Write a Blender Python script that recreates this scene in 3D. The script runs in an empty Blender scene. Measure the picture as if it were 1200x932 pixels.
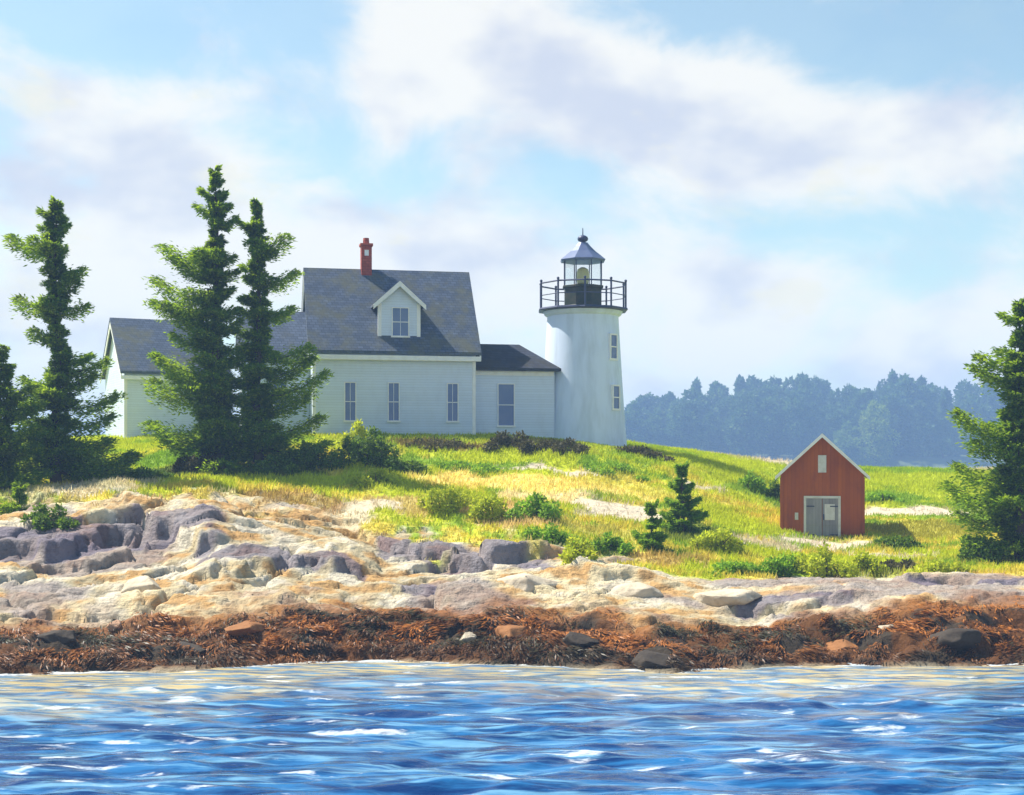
import bpy, math, random
import numpy as np
from mathutils import Vector

random.seed(7)
rng = np.random.default_rng(7)
SC = bpy.context.scene
COL = SC.collection
R = math.radians

# ------------------------------------------------------------------ camera
EYE = 5.5            # metres above the water (a boat's deck)
FPX = 1667.0         # focal length in picture pixels (1200 wide)
HOR = 540.0
cam = bpy.data.cameras.new('camera')
cam.sensor_width = 36.0
cam.lens = 36.0 * FPX / 1200.0
cam.shift_y = (HOR - 466.0) / 1200.0
cam.clip_start = 0.5
cam.clip_end = 9000
camo = bpy.data.objects.new('camera', cam)
COL.objects.link(camo)
camo.location = (0, 0, EYE)
camo.rotation_euler = (R(90), 0, 0)
SC.camera = camo

# ------------------------------------------------------------------ light
SUN_EL, SUN_BEHIND = R(53), R(21)
SUN = Vector((-math.cos(SUN_BEHIND) * math.cos(SUN_EL), math.sin(SUN_BEHIND) * math.cos(SUN_EL), math.sin(SUN_EL)))
sl = bpy.data.lights.new('sun', 'SUN')
sl.energy = 5.0
sl.angle = R(0.6)
sl.color = (1.0, 0.95, 0.86)
so = bpy.data.objects.new('sun', sl)
COL.objects.link(so)
so.rotation_euler = SUN.to_track_quat('Z', 'Y').to_euler()
so.location = (-60, 40, 80)
SC.view_settings.view_transform = 'Standard'
SC.view_settings.look = 'None'
SC.view_settings.gamma = 1
SC.view_settings.exposure = 0.78
SC.cycles.max_bounces = 6
SC.cycles.diffuse_bounces = 3
SC.cycles.transparent_max_bounces = 16
SC.cycles.volume_bounces = 1
SC.cycles.use_denoising = True


class NT:
    """small helper for node trees"""
    def __init__(self, tree):
        self.t = tree
        self.n = tree.nodes
        self.l = tree.links

    def node(self, typ, **kw):
        n = self.n.new(typ)
        for k, v in kw.items():
            setattr(n, k, v)
        return n

    def put(self, sock, v):
        if v is None:
            return
        if isinstance(v, bpy.types.NodeSocket):
            self.l.new(v, sock)
        else:
            if sock.type == 'RGBA' and len(v) == 3:
                v = (*v, 1)
            sock.default_value = v

    def math(self, op, a, b=None, c=None, clamp=False):
        n = self.node('ShaderNodeMath', operation=op, use_clamp=clamp)
        for i, v in enumerate((a, b, c)):
            self.put(n.inputs[i], v)
        return n.outputs[0]

    def mix(self, f, a, b, blend='MIX'):
        n = self.node('ShaderNodeMix', data_type='RGBA', blend_type=blend)
        n.clamp_factor = True
        self.put(n.inputs[0], f)
        self.put(n.inputs[6], a)
        self.put(n.inputs[7], b)
        return n.outputs[2]

    def ramp(self, f, lo, hi, a=0.0, b=1.0):
        n = self.node('ShaderNodeMapRange', interpolation_type='SMOOTHSTEP')
        n.clamp = True
        for i, v in enumerate((f, lo, hi, a, b)):
            self.put(n.inputs[i], v)
        return n.outputs[0]

    def vec(self, x, y, z):
        n = self.node('ShaderNodeCombineXYZ')
        for i, v in enumerate((x, y, z)):
            self.put(n.inputs[i], v)
        return n.outputs[0]

    def noise(self, v, scale, detail=4.0, rough=0.55, dist=0.0):
        n = self.node('ShaderNodeTexNoise')
        self.put(n.inputs['Vector'], v)
        n.inputs['Scale'].default_value = scale
        n.inputs['Detail'].default_value = detail
        n.inputs['Roughness'].default_value = rough
        n.inputs['Distortion'].default_value = dist
        return n.outputs['Fac']

    def mapping(self, v, scale=(1, 1, 1), rot=(0, 0, 0)):
        n = self.node('ShaderNodeMapping')
        self.put(n.inputs['Vector'], v)
        n.inputs['Scale'].default_value = scale
        n.inputs['Rotation'].default_value = rot
        return n.outputs[0]


# ------------------------------------------------------------------ sky
W = bpy.data.worlds.new('World')
SC.world = W
W.use_nodes = True
W.node_tree.nodes.clear()
wt = NT(W.node_tree)
sky = wt.node('ShaderNodeTexSky', sky_type='NISHITA')
sky.sun_disc = False
sky.sun_elevation = SUN_EL
sky.sun_rotation = math.atan2(SUN.x, SUN.y)
sky.air_density = 1.1
sky.dust_density = 0.7
sky.ozone_density = 1.6
bg1 = wt.node('ShaderNodeBackground')
wt.put(bg1.inputs[0], wt.mix(1.0, sky.outputs[0], (0.95, 1.04, 0.93), 'MULTIPLY'))
bg1.inputs[1].default_value = 0.105
tc = wt.node('ShaderNodeTexCoord')
sep = wt.node('ShaderNodeSeparateXYZ')
wt.put(sep.inputs[0], tc.outputs['Generated'])
az = wt.math('ARCTAN2', sep.outputs[0], sep.outputs[1])
el = wt.math('ARCSINE', sep.outputs[2])
v_az = wt.math('MULTIPLY', az, 1.0)
v_el = wt.math('MULTIPLY', el, 1.7)
vec = wt.vec(v_az, v_el, 0.37)
n1 = wt.noise(vec, 6.5, 9.0, 0.62, 0.4)
n2 = wt.noise(wt.vec(v_az, v_el, 5.1), 15.0, 5.0, 0.55)
# banks of cloud and openings: bearing, elevation, half-width, half-height (degrees), weight
BANKS = [(-4.5, 15.8, 2.6, 3.2, .30), (-0.2, 16.2, 3.6, 2.2, .34), (4.2, 14.6, 4.0, 1.9, .36), (8.6, 12.9, 4.2, 1.8, .36),
         (13.6, 12.2, 5.0, 1.9, .30), (-12.0, 12.6, 4.4, 2.6, .22), (-7.0, 7.8, 6.5, 2.1, .34), (3.0, 7.2, 7.0, 2.6, .22),
         (12.0, 5.0, 9.0, 3.2, .26), (-16.0, 6.0, 5.0, 4.5, .24), (-16.5, 17.4, 5.0, 2.0, -.26),
         (-8.2, 11.6, 4.2, 1.8, -.34), (-8.4, 17.6, 2.4, 2.6, -.40), (14.5, 15.6, 4.5, 1.5, -.26), (9.5, 17.4, 5.0, 1.4, -.22),
         (2.6, 11.4, 2.6, 1.1, -.18), (12.0, 9.0, 4.4, 1.2, -.20), (-14.2, 16.0, 2.2, 1.4, -.18), (5.0, 9.4, 3.0, 1.0, -.16)]
dens = wt.math('MULTIPLY', wt.math('SUBTRACT', n1, 0.5), 1.25)
for (ba, be, wa, we, wgt) in BANKS:
    dx = wt.math('MULTIPLY', wt.math('SUBTRACT', az, R(ba)), 1 / R(wa))
    dy = wt.math('MULTIPLY', wt.math('SUBTRACT', el, R(be)), 1 / R(we))
    q = wt.math('ADD', wt.math('MULTIPLY', dx, dx), wt.math('MULTIPLY', dy, dy))
    g = wt.math('POWER', 2.718, wt.math('MULTIPLY', q, -0.8))
    dens = wt.math('MULTIPLY_ADD', g, wgt, dens)
dens = wt.math('ADD', dens, wt.math('MULTIPLY', wt.math('SUBTRACT', n2, 0.5), 0.40))
# clouds thin out overhead, where the sky is open blue
thin = wt.ramp(el, R(21), R(40), 0.0, 0.30)
dens = wt.math('SUBTRACT', dens, thin)
cf = wt.ramp(dens, -0.17, 0.25)
cf = wt.math('MULTIPLY_ADD', cf, 0.80, wt.ramp(el, R(20), R(34), 0.11, 0.0))
n3 = wt.noise(wt.vec(v_az, wt.math('ADD', v_el, 0.05), 2.2), 8.0, 4.0, 0.5)
n4 = wt.noise(wt.vec(wt.math('ADD', v_az, 3.3), v_el, 7.2), 11.0, 5.0, 0.6)
ccol = wt.mix(wt.ramp(n3, 0.44, 0.66), (1.0, 0.985, 0.94), (0.68, 0.72, 0.84))
ccol = wt.mix(wt.ramp(n4, 0.56, 0.70, 0.0, 0.6), ccol, (0.98, 0.93, 0.74))
bg2 = wt.node('ShaderNodeBackground')
wt.put(bg2.inputs[0], ccol)
bg2.inputs[1].default_value = 0.60
ms = wt.node('ShaderNodeMixShader')
wt.put(ms.inputs[0], cf)
wt.l.new(bg1.outputs[0], ms.inputs[1])
wt.l.new(bg2.outputs[0], ms.inputs[2])
wo = wt.node('ShaderNodeOutputWorld')
wt.l.new(ms.outputs[0], wo.inputs[0])


# ------------------------------------------------------------------ numpy noise
def _hash(ix, iy, seed):
    h = (ix.astype(np.int64) * 374761393 + iy.astype(np.int64) * 668265263 + seed * 974634777) & 0xFFFFFFFF
    h = ((h ^ (h >> 13)) * 1274126177) & 0xFFFFFFFF
    h = (h ^ (h >> 16)) & 0xFFFFFF
    return h / float(0xFFFFFF)


def vn(x, y, seed=0):
    ix, iy = np.floor(x), np.floor(y)
    fx, fy = x - ix, y - iy
    fx = fx * fx * (3 - 2 * fx)
    fy = fy * fy * (3 - 2 * fy)
    a, b = _hash(ix, iy, seed), _hash(ix + 1, iy, seed)
    c, d = _hash(ix, iy + 1, seed), _hash(ix + 1, iy + 1, seed)
    return (a * (1 - fx) + b * fx) * (1 - fy) + (c * (1 - fx) + d * fx) * fy


def fbm(x, y, oct=4, seed=0, gain=0.5):
    s, a, t = 0, 1.0, 0
    for i in range(oct):
        s = s + a * vn(x * 2 ** i + 17.3 * i, y * 2 ** i - 9.1 * i, seed + i)
        t += a
        a *= gain
    return s / t


def cells(x, y, seed, jit=0.9):
    """nearest jittered lattice point: distance gap to the second nearest, offsets, two random values"""
    ix, iy = np.floor(x), np.floor(y)
    d1 = np.full(x.shape, 9.0); d2 = np.full(x.shape, 9.0)
    ox, oy = np.zeros_like(x), np.zeros_like(x)
    cx_, cy_ = np.zeros_like(x), np.zeros_like(x)
    for i in (-1, 0, 1):
        for j in (-1, 0, 1):
            gx, gy = ix + i, iy + j
            px, py = gx + 0.5 + (_hash(gx, gy, seed) - 0.5) * jit, gy + 0.5 + (_hash(gx, gy, seed + 1) - 0.5) * jit
            d = np.hypot(x - px, y - py)
            near = d < d1
            d2 = np.where(near, d1, np.minimum(d2, d))
            ox, oy = np.where(near, x - px, ox), np.where(near, y - py, oy)
            cx_, cy_ = np.where(near, gx, cx_), np.where(near, gy, cy_)
            d1 = np.where(near, d, d1)
    return d2 - d1, ox, oy, _hash(cx_, cy_, seed + 2), _hash(cx_, cy_, seed + 3), _hash(cx_, cy_, seed + 4)


def rock_blocks(x, y):
    wx = x + (fbm(x * 0.6, y * 0.6, 3, 301) - 0.5) * 1.1 + y * 0.35
    wy = y + (fbm(x * 0.6 + 9, y * 0.6, 3, 303) - 0.5) * 0.9 - x * 0.10
    g1, ox1, oy1, a1, b1, c1 = cells(wx / 4.2, wy / 1.35, 310)
    g2, ox2, oy2, a2, b2, c2 = cells(wx / 1.3, wy / 0.6, 320)
    h = (a1 - 0.5) * 0.46 + ox1 * (b1 - 0.5) * 0.5 + oy1 * (c1 - 0.30) * 0.6
    h = h + (a2 - 0.5) * 0.14 + ox2 * (b2 - 0.5) * 0.16 + oy2 * (c2 - 0.45) * 0.2
    h = h - 0.26 * (1 - sstep(0.0, 0.075, g1)) - 0.09 * (1 - sstep(0, 0.09, g2))
    return h, a1, b2


def sstep(a, b, x):
    t = np.clip((x - a) / (b - a), 0, 1)
    return t * t * (3 - 2 * t)


# ------------------------------------------------------------------ objects and meshes
def mesh_np(name, V, F, mat=None, parent=None, smooth=False, colors=None, extra=None):
    """V (n,3), F list of (m,k) int arrays; one mesh object"""
    V = np.asarray(V, dtype=np.float32)
    if not isinstance(F, (list, tuple)):
        F = [F]
    F = [np.asarray(f, dtype=np.int32) for f in F if len(f)]
    me = bpy.data.meshes.new(name)
    me.vertices.add(len(V))
    me.vertices.foreach_set('co', V.ravel())
    tot = sum(f.size for f in F)
    npoly = sum(len(f) for f in F)
    me.loops.add(tot)
    me.polygons.add(npoly)
    me.loops.foreach_set('vertex_index', np.concatenate([f.ravel() for f in F]))
    sizes = np.concatenate([np.full(len(f), f.shape[1], dtype=np.int32) for f in F])
    starts = np.concatenate([[0], np.cumsum(sizes)[:-1]]).astype(np.int32)
    me.polygons.foreach_set('loop_start', starts)
    me.update(calc_edges=True)
    me.validate()
    if smooth:
        me.polygons.foreach_set('use_smooth', np.ones(len(me.polygons), dtype=bool))
    if colors is not None:
        at = me.attributes.new('tint', 'FLOAT_COLOR', 'POINT')
        c = np.ones((len(V), 4), dtype=np.float32)
        c[:, :3] = colors
        at.data.foreach_set('color', c.ravel())
    for k, a in (extra or {}).items():
        at = me.attributes.new(k, 'FLOAT', 'POINT')
        at.data.foreach_set('value', np.asarray(a, dtype=np.float32))
    if mat:
        me.materials.append(mat)
    o = bpy.data.objects.new(name, me)
    COL.objects.link(o)
    if parent:
        o.parent = parent
    return o


def tag(o, label=None, cat=None, group=None, kind=None):
    if label:
        o['label'] = label
    if cat:
        o['category'] = cat
    if group:
        o['group'] = group
    if kind:
        o['kind'] = kind
    return o


def thing(name, label, cat, loc=(0, 0, 0), rz=0.0, group=None):
    o = bpy.data.objects.new(name, None)
    o.empty_display_size = 0.3
    COL.objects.link(o)
    o.location = loc
    o.rotation_euler = (0, 0, rz)
    return tag(o, label, cat, group)


class MB:
    """collects shapes into one mesh"""
    def __init__(self):
        self.v, self.q, self.n = [], [], 0
        self.polys = []

    def add(self, V, faces):
        V = [tuple(map(float, p)) for p in V]
        self.v += V
        for f in faces:
            self.polys.append([i + self.n for i in f])
        self.n += len(V)

    def box(self, x0, x1, y0, y1, z0, z1):
        V = [(x0, y0, z0), (x1, y0, z0), (x1, y1, z0), (x0, y1, z0), (x0, y0, z1), (x1, y0, z1), (x1, y1, z1), (x0, y1, z1)]
        self.add(V, [(0, 3, 2, 1), (4, 5, 6, 7), (0, 1, 5, 4), (1, 2, 6, 5), (2, 3, 7, 6), (3, 0, 4, 7)])

    def prism(self, poly, d):
        """poly: list of 3d points, extruded by vector d"""
        n = len(poly)
        P = [Vector(p) for p in poly]
        V = P + [p + Vector(d) for p in P]
        fs = [tuple(range(n))[::-1], tuple(range(n, 2 * n))]
        for i in range(n):
            j = (i + 1) % n
            fs.append((i, j, n + j, n + i))
        self.add(V, fs)

    def tube(self, pts, rad, seg=8, cap=True):
        pts = [Vector(p) for p in pts]
        if not hasattr(rad, '__len__'):
            rad = [rad] * len(pts)
        rings = []
        for i, p in enumerate(pts):
            d = (pts[min(i + 1, len(pts) - 1)] - pts[max(i - 1, 0)]).normalized()
            a = d.cross(Vector((0, 0, 1)))
            if a.length < 0.05:
                a = d.cross(Vector((1, 0, 0)))
            a.normalize()
            b = d.cross(a)
            rings.append([p + (a * math.cos(2 * math.pi * k / seg) + b * math.sin(2 * math.pi * k / seg)) * rad[i] for k in range(seg)])
        V = [p for r in rings for p in r]
        fs = []
        for i in range(len(pts) - 1):
            for k in range(seg):
                k2 = (k + 1) % seg
                fs.append((i * seg + k, i * seg + k2, (i + 1) * seg + k2, (i + 1) * seg + k))
        if cap:
            fs.append(tuple(range(seg))[::-1])
            fs.append(tuple((len(pts) - 1) * seg + k for k in range(seg)))
        self.add(V, fs)

    def lathe(self, prof, seg=48, cx=0, cy=0, off=0.0):
        V, fs = [], []
        for (r, z) in prof:
            for k in range(seg):
                a = 2 * math.pi * k / seg + off
                V.append((cx + r * math.cos(a), cy + r * math.sin(a), z))
        m = len(prof)
        for i in range(m - 1):
            for k in range(seg):
                k2 = (k + 1) % seg
                fs.append((i * seg + k, i * seg + k2, (i + 1) * seg + k2, (i + 1) * seg + k))
        if prof[0][0] > 1e-4 and prof[0] != prof[-1]:
            fs.append(tuple(range(seg))[::-1])
        if prof[-1][0] > 1e-4 and prof[0] != prof[-1]:
            fs.append(tuple((m - 1) * seg + k for k in range(seg)))
        self.add(V, fs)

    def build(self, name, mat, parent=None, bevel=0.0, smooth=None):
        me = bpy.data.meshes.new(name)
        me.from_pydata(self.v, [], self.polys)
        me.validate()
        me.update()
        import bmesh
        bm = bmesh.new()
        bm.from_mesh(me)
        bmesh.ops.remove_doubles(bm, verts=bm.verts, dist=1e-5)
        bmesh.ops.recalc_face_normals(bm, faces=bm.faces)
        if bevel > 0:
            bmesh.ops.bevel(bm, geom=[e for e in bm.edges if len(e.link_faces) == 2 and e.calc_face_angle(0) > 0.6],
                            offset=bevel, segments=1, affect='EDGES', clamp_overlap=True)
        if smooth:
            for f in bm.faces:
                f.smooth = True
            for e in bm.edges:
                if len(e.link_faces) == 2 and e.calc_face_angle(0) > smooth:
                    e.smooth = False
        bm.to_mesh(me)
        bm.free()
        if mat:
            me.materials.append(mat)
        o = bpy.data.objects.new(name, me)
        COL.objects.link(o)
        if parent:
            o.parent = parent
        return o


# ------------------------------------------------------------------ materials
def mat_new(name):
    m = bpy.data.materials.new(name)
    m.use_nodes = True
    m.node_tree.nodes.clear()
    nt = NT(m.node_tree)
    out = nt.node('ShaderNodeOutputMaterial')
    return m, nt, out


def principled(nt, out, col, rough=0.6, spec=0.4, bump=None, bstr=0.3, bdist=0.02, metal=0.0):
    p = nt.node('ShaderNodeBsdfPrincipled')
    nt.put(p.inputs['Base Color'], col)
    nt.put(p.inputs['Roughness'], rough)
    p.inputs['Metallic'].default_value = metal
    p.inputs['Specular IOR Level'].default_value = spec
    if bump is not None:
        b = nt.node('ShaderNodeBump')
        b.inputs['Strength'].default_value = bstr
        b.inputs['Distance'].default_value = bdist
        nt.put(b.inputs['Height'], bump)
        nt.l.new(b.outputs[0], p.inputs['Normal'])
    nt.l.new(p.outputs[0], out.inputs[0])
    return p


def objco(nt):
    return nt.node('ShaderNodeTexCoord').outputs['Object']


def m_boards(name, col, col2, course=0.13, axis=2, rough=0.65, weather=0.35):
    """painted boards: lap lines along one axis, worn paint"""
    m, nt, out = mat_new(name)
    co = objco(nt)
    s = nt.node('ShaderNodeSeparateXYZ')
    nt.put(s.inputs[0], co)
    z = nt.math('FRACT', nt.math('MULTIPLY', s.outputs[axis], 1 / course))
    lap = nt.ramp(z, 0.0, 0.24)
    wn = nt.node('ShaderNodeTexWhiteNoise', noise_dimensions='1D')
    nt.put(wn.inputs['W'], nt.math('FLOOR', nt.math('MULTIPLY', s.outputs[axis], 1 / course)))
    w = nt.noise(nt.mapping(co, (0.9, 0.9, 0.35)), 2.2, 6, 0.62)
    f = nt.noise(co, 22.0, 3, 0.6)
    c = nt.mix(nt.math('MULTIPLY', nt.ramp(w, 0.42, 0.75), weather), col, col2)
    c = nt.mix(nt.math('MULTIPLY', f, 0.14), c, col2)
    c = nt.mix(nt.math('MULTIPLY', wn.outputs[0], weather * 0.6), c, col2)
    c = nt.mix(nt.math('MULTIPLY', nt.math('SUBTRACT', 1.0, lap), 0.26), c, tuple(x * 0.5 for x in col2))
    h = nt.math('ADD', nt.math('MULTIPLY', z, 0.6), nt.math('MULTIPLY', lap, 0.5))
    h = nt.math('ADD', h, nt.math('MULTIPLY', f, 0.15))
    principled(nt, out, c, rough, 0.3, h, 0.55, 0.02)
    return m


def m_plain(name, col, col2=None, rough=0.6, scale=4.0, spec=0.35, metal=0.0, amount=0.5, bstr=0.25, run=1.0):
    m, nt, out = mat_new(name)
    co = objco(nt)
    n = nt.noise(nt.mapping(co, (1, 1, run)), scale, 6, 0.62)
    f = nt.noise(co, scale * 9, 3, 0.6)
    c = nt.mix(nt.math('MULTIPLY', nt.ramp(n, 0.38, 0.7), amount), col, col2 or tuple(x * 0.7 for x in col))
    principled(nt, out, c, rough, spec, nt.math('ADD', n, nt.math('MULTIPLY', f, 0.5)), bstr, 0.015, metal)
    return m


def m_shingle(name, a, b, c3):
    m, nt, out = mat_new(name)
    co = objco(nt)
    br = nt.node('ShaderNodeTexBrick')
    uv = nt.node('ShaderNodeSeparateXYZ')
    nt.put(uv.inputs[0], co)
    # courses follow the height, so they lie level on a roof slope
    nt.put(br.inputs['Vector'], nt.vec(nt.math('ADD', uv.outputs[0], nt.math('MULTIPLY', uv.outputs[1], 0.35)), nt.math('MULTIPLY', uv.outputs[2], 1.25), 0))
    br.inputs['Color1'].default_value = (*a, 1)
    br.inputs['Color2'].default_value = (*b, 1)
    br.inputs['Mortar'].default_value = (*[x * 0.45 for x in a], 1)
    br.inputs['Scale'].default_value = 1.0
    br.inputs['Brick Width'].default_value = 0.30
    br.inputs['Row Height'].default_value = 0.17
    br.inputs['Mortar Size'].default_value = 0.010
    br.inputs['Bias'].default_value = -0.1
    n = nt.noise(co, 0.75, 6, 0.65)
    n2 = nt.noise(co, 2.6, 5, 0.65)
    c = nt.mix(nt.math('MULTIPLY', nt.ramp(n, 0.42, 0.66), 0.75), br.outputs[0], c3)
    c = nt.mix(nt.math('MULTIPLY', nt.ramp(n2, 0.55, 0.8), 0.35), c, tuple(min(1, x * 1.9) for x in b))
    h = nt.math('ADD', nt.math('MULTIPLY', br.outputs['Fac'], -0.8), nt.math('MULTIPLY', n2, 0.4))
    principled(nt, out, c, 0.8, 0.25, h, 0.6, 0.02)
    return m


def m_leaf(name, dark, mid, light, scale=1.1, transl=0.35, rough=0.6):
    """leaves: hue varies from clump to clump; thin, so some light comes through"""
    m, nt, out = mat_new(name)
    co = nt.node('ShaderNodeNewGeometry').outputs['Position']
    n = nt.noise(co, scale, 4, 0.6)
    n2 = nt.noise(co, scale * 7, 2, 0.5)
    c = nt.mix(nt.ramp(n, 0.32, 0.54), dark, mid)
    c = nt.mix(nt.ramp(n2, 0.49, 0.68), c, light)
    p = principled(nt, out, c, rough, 0.2)
    t = nt.node('ShaderNodeBsdfTranslucent')
    nt.put(t.inputs[0], nt.mix(0.55, c, light))
    mx = nt.node('ShaderNodeMixShader')
    mx.inputs[0].default_value = transl
    nt.l.new(p.outputs[0], mx.inputs[1])
    nt.l.new(t.outputs[0], mx.inputs[2])
    nt.l.new(mx.outputs[0], out.inputs[0])
    return m


def m_tint(name, rough=0.85, transl=0.0, fine=7.0, famt=0.35, bstr=0.6, bdist=0.05):
    """soil, rock, grass or weed in the mesh's own tint attribute, broken up by fine noise"""
    m, nt, out = mat_new(name)
    a = nt.node('ShaderNodeAttribute', attribute_name='tint')
    co = nt.node('ShaderNodeNewGeometry').outputs['Position']
    n = nt.noise(co, fine, 6, 0.65)
    n2 = nt.noise(nt.mapping(co, (0.6, 1.6, 2.4), (0.2, 0.1, 0.5)), fine * 0.3, 6, 0.65)
    c = nt.mix(nt.math('MULTIPLY', nt.ramp(n, 0.45, 0.75), famt), a.outputs[0], nt.mix(1.0, a.outputs[0], (0.45, 0.40, 0.38), 'MULTIPLY'))
    c = nt.mix(nt.math('MULTIPLY', nt.ramp(n2, 0.55, 0.75), famt * 0.8), c, nt.mix(1.0, a.outputs[0], (1.35, 1.22, 1.05), 'MULTIPLY'))
    p = principled(nt, out, c, rough, 0.25, nt.math('ADD', n, n2), bstr, bdist)
    if transl:
        t = nt.node('ShaderNodeBsdfTranslucent')
        nt.put(t.inputs[0], c)
        mx = nt.node('ShaderNodeMixShader')
        mx.inputs[0].default_value = transl
        nt.l.new(p.outputs[0], mx.inputs[1])
        nt.l.new(t.outputs[0], mx.inputs[2])
        nt.l.new(mx.outputs[0], out.inputs[0])
    return m


M = {}
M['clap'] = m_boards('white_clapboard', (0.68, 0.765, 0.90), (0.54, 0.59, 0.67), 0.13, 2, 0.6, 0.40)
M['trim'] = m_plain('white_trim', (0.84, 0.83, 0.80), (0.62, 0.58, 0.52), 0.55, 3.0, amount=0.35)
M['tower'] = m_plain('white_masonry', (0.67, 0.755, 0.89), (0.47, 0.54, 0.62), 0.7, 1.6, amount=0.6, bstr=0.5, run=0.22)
M['roof'] = m_shingle('grey_shingles', (0.070, 0.095, 0.145), (0.11, 0.14, 0.205), (0.13, 0.13, 0.085))
M['roofdark'] = m_shingle('dark_shingles', (0.026, 0.032, 0.055), (0.045, 0.055, 0.085), (0.045, 0.042, 0.03))
M['brick'] = m_shingle('red_brick', (0.36, 0.07, 0.045), (0.44, 0.10, 0.06), (0.25, 0.05, 0.05))
M['pane'] = m_plain('window_glass', (0.085, 0.14, 0.30), (0.16, 0.21, 0.36), 0.08, 1.2, 0.6, bstr=0.03)
M['iron'] = m_plain('blue_black_iron', (0.035, 0.045, 0.11), (0.06, 0.06, 0.10), 0.45, 6.0)
M['drum'] = m_plain('black_green_iron', (0.018, 0.030, 0.018), (0.06, 0.045, 0.025), 0.5, 2.4, amount=0.8)
M['copper'] = m_plain('blue_grey_metal_roof', (0.10, 0.13, 0.24), (0.16, 0.19, 0.28), 0.4, 3.0, metal=0.1)
M['lens'] = m_plain('amber_lens', (0.62, 0.52, 0.12), (0.45, 0.42, 0.14), 0.15, 7.0, 0.6)
M['red'] = m_boards('red_board', (0.42, 0.098, 0.012), (0.24, 0.05, 0.020), 0.16, 0, 0.7, 0.85)
M['greywood'] = m_boards('weathered_boards', (0.30, 0.29, 0.30), (0.17, 0.16, 0.19), 0.14, 0, 0.8, 0.8)
M['greytrim'] = m_plain('pale_grey_trim', (0.62, 0.61, 0.58), (0.40, 0.37, 0.33), 0.65, 4.0)
M['stone'] = m_plain('foundation_stone', (0.30, 0.27, 0.23), (0.16, 0.15, 0.14), 0.85, 3.0, bstr=0.8)
M['bark'] = m_plain('bark', (0.085, 0.058, 0.042), (0.045, 0.032, 0.028), 0.9, 5.0, bstr=0.8)
M['spruce'] = m_leaf('spruce_needles', (0.014, 0.052, 0.012), (0.062, 0.18, 0.010), (0.42, 0.55, 0.02), 0.8, 0.58)
M['spruce2'] = m_leaf('young_spruce_needles', (0.05, 0.13, 0.012), (0.13, 0.29, 0.016), (0.34, 0.50, 0.03), 1.2, 0.55)
M['shrubdark'] = m_leaf('dark_shrub_leaves', (0.025, 0.055, 0.012), (0.065, 0.14, 0.014), (0.24, 0.36, 0.025), 1.6, 0.45)
M['shrubbrown'] = m_leaf('brown_shrub_leaves', (0.045, 0.038, 0.024), (0.085, 0.072, 0.030), (0.14, 0.13, 0.04), 1.8, 0.25)
M['shrubgreen'] = m_leaf('green_shrub_leaves', (0.075, 0.18, 0.015), (0.18, 0.38, 0.02), (0.36, 0.52, 0.035), 1.4, 0.60)
M['shrublime'] = m_leaf('lime_shrub_leaves', (0.20, 0.29, 0.015), (0.42, 0.52, 0.02), (0.62, 0.62, 0.04), 1.4, 0.60)
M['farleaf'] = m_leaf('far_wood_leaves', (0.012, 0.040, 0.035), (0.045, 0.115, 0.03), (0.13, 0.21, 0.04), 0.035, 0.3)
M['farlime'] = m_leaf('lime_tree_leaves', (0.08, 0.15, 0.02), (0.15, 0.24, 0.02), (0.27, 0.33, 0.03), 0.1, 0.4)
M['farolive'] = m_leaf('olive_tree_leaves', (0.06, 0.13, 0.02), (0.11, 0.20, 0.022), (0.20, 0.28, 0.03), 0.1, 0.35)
M['ground'] = m_tint('island_ground', 0.9, 0.0, 4.6, 0.75, 0.9, 0.16)
M['blade'] = m_tint('grass_blades', 0.8, 0.5, 2.0, 0.3, 0.0, 0.01)
M['weed'] = m_tint('rockweed', 0.45, 0.12, 6.0, 0.5, 0.3, 0.02)
M['rock'] = m_tint('boulder_granite', 0.85, 0.0, 4.0, 0.55, 0.8, 0.06)

m, nt, out = mat_new('lantern_glass')
gl = nt.node('ShaderNodeBsdfGlossy')
gl.inputs['Roughness'].default_value = 0.03
tr = nt.node('ShaderNodeBsdfTransparent')
tr.inputs[0].default_value = (0.93, 0.96, 0.97, 1)
lw = nt.node('ShaderNodeLayerWeight')
lw.inputs[0].default_value = 0.25
mx = nt.node('ShaderNodeMixShader')
nt.put(mx.inputs[0], nt.math('MULTIPLY_ADD', lw.outputs['Fresnel'], 0.6, 0.04))
nt.l.new(tr.outputs[0], mx.inputs[1])
nt.l.new(gl.outputs[0], mx.inputs[2])
nt.l.new(mx.outputs[0], out.inputs[0])
M['glass'] = m

# ------------------------------------------------------------------ the island's shape
# survey lines across the island, each a list over bearing b (picture px): y-distance and level
def Yw(py):
    return EYE * FPX / (py - HOR)

BX = np.array([-700, 0, 120, 250, 360, 460, 560, 690, 800, 880, 960, 1050, 1120, 1200, 1900], float)
SHORE = np.array([790, 790, 787, 783, 777, 774, 777, 781, 787, 781, 779, 779, 779, 778, 778], float)
WTOP = np.array([731, 731, 735, 716, 708, 714, 712, 716, 733, 731, 716, 707, 704, 704, 704], float)
GR = np.array([606, 604, 592, 582, 592, 626, 641, 646, 656, 665, 670, 672, 673, 676, 676], float)
L62 = np.array([566, 566, 560, 551, 549, 556, 566, 572, 590, 610, 626, 622, 622, 622, 620], float)
L70 = np.array([538, 538, 530, 520, 513, 513, 514, 522, 541, 565, 592, 590, 590, 590, 590], float)
L85 = np.array([520, 520, 514, 508, 506, 507, 511, 517, 529, 538, 546, 550, 552, 553, 556], float)
yS = EYE * FPX / (SHORE - HOR)
yW = yS + 4.2
yG = np.array([54, 54, 54, 55, 55, 52, 50, 50, 49.5, 49, 49, 49, 48.5, 48, 48], float)
yM = (yW + yG) / 2
zl = lambda y, py: EYE - (py - HOR) / FPX * y
zW, zG = zl(yW, WTOP), zl(yG, GR)
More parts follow.
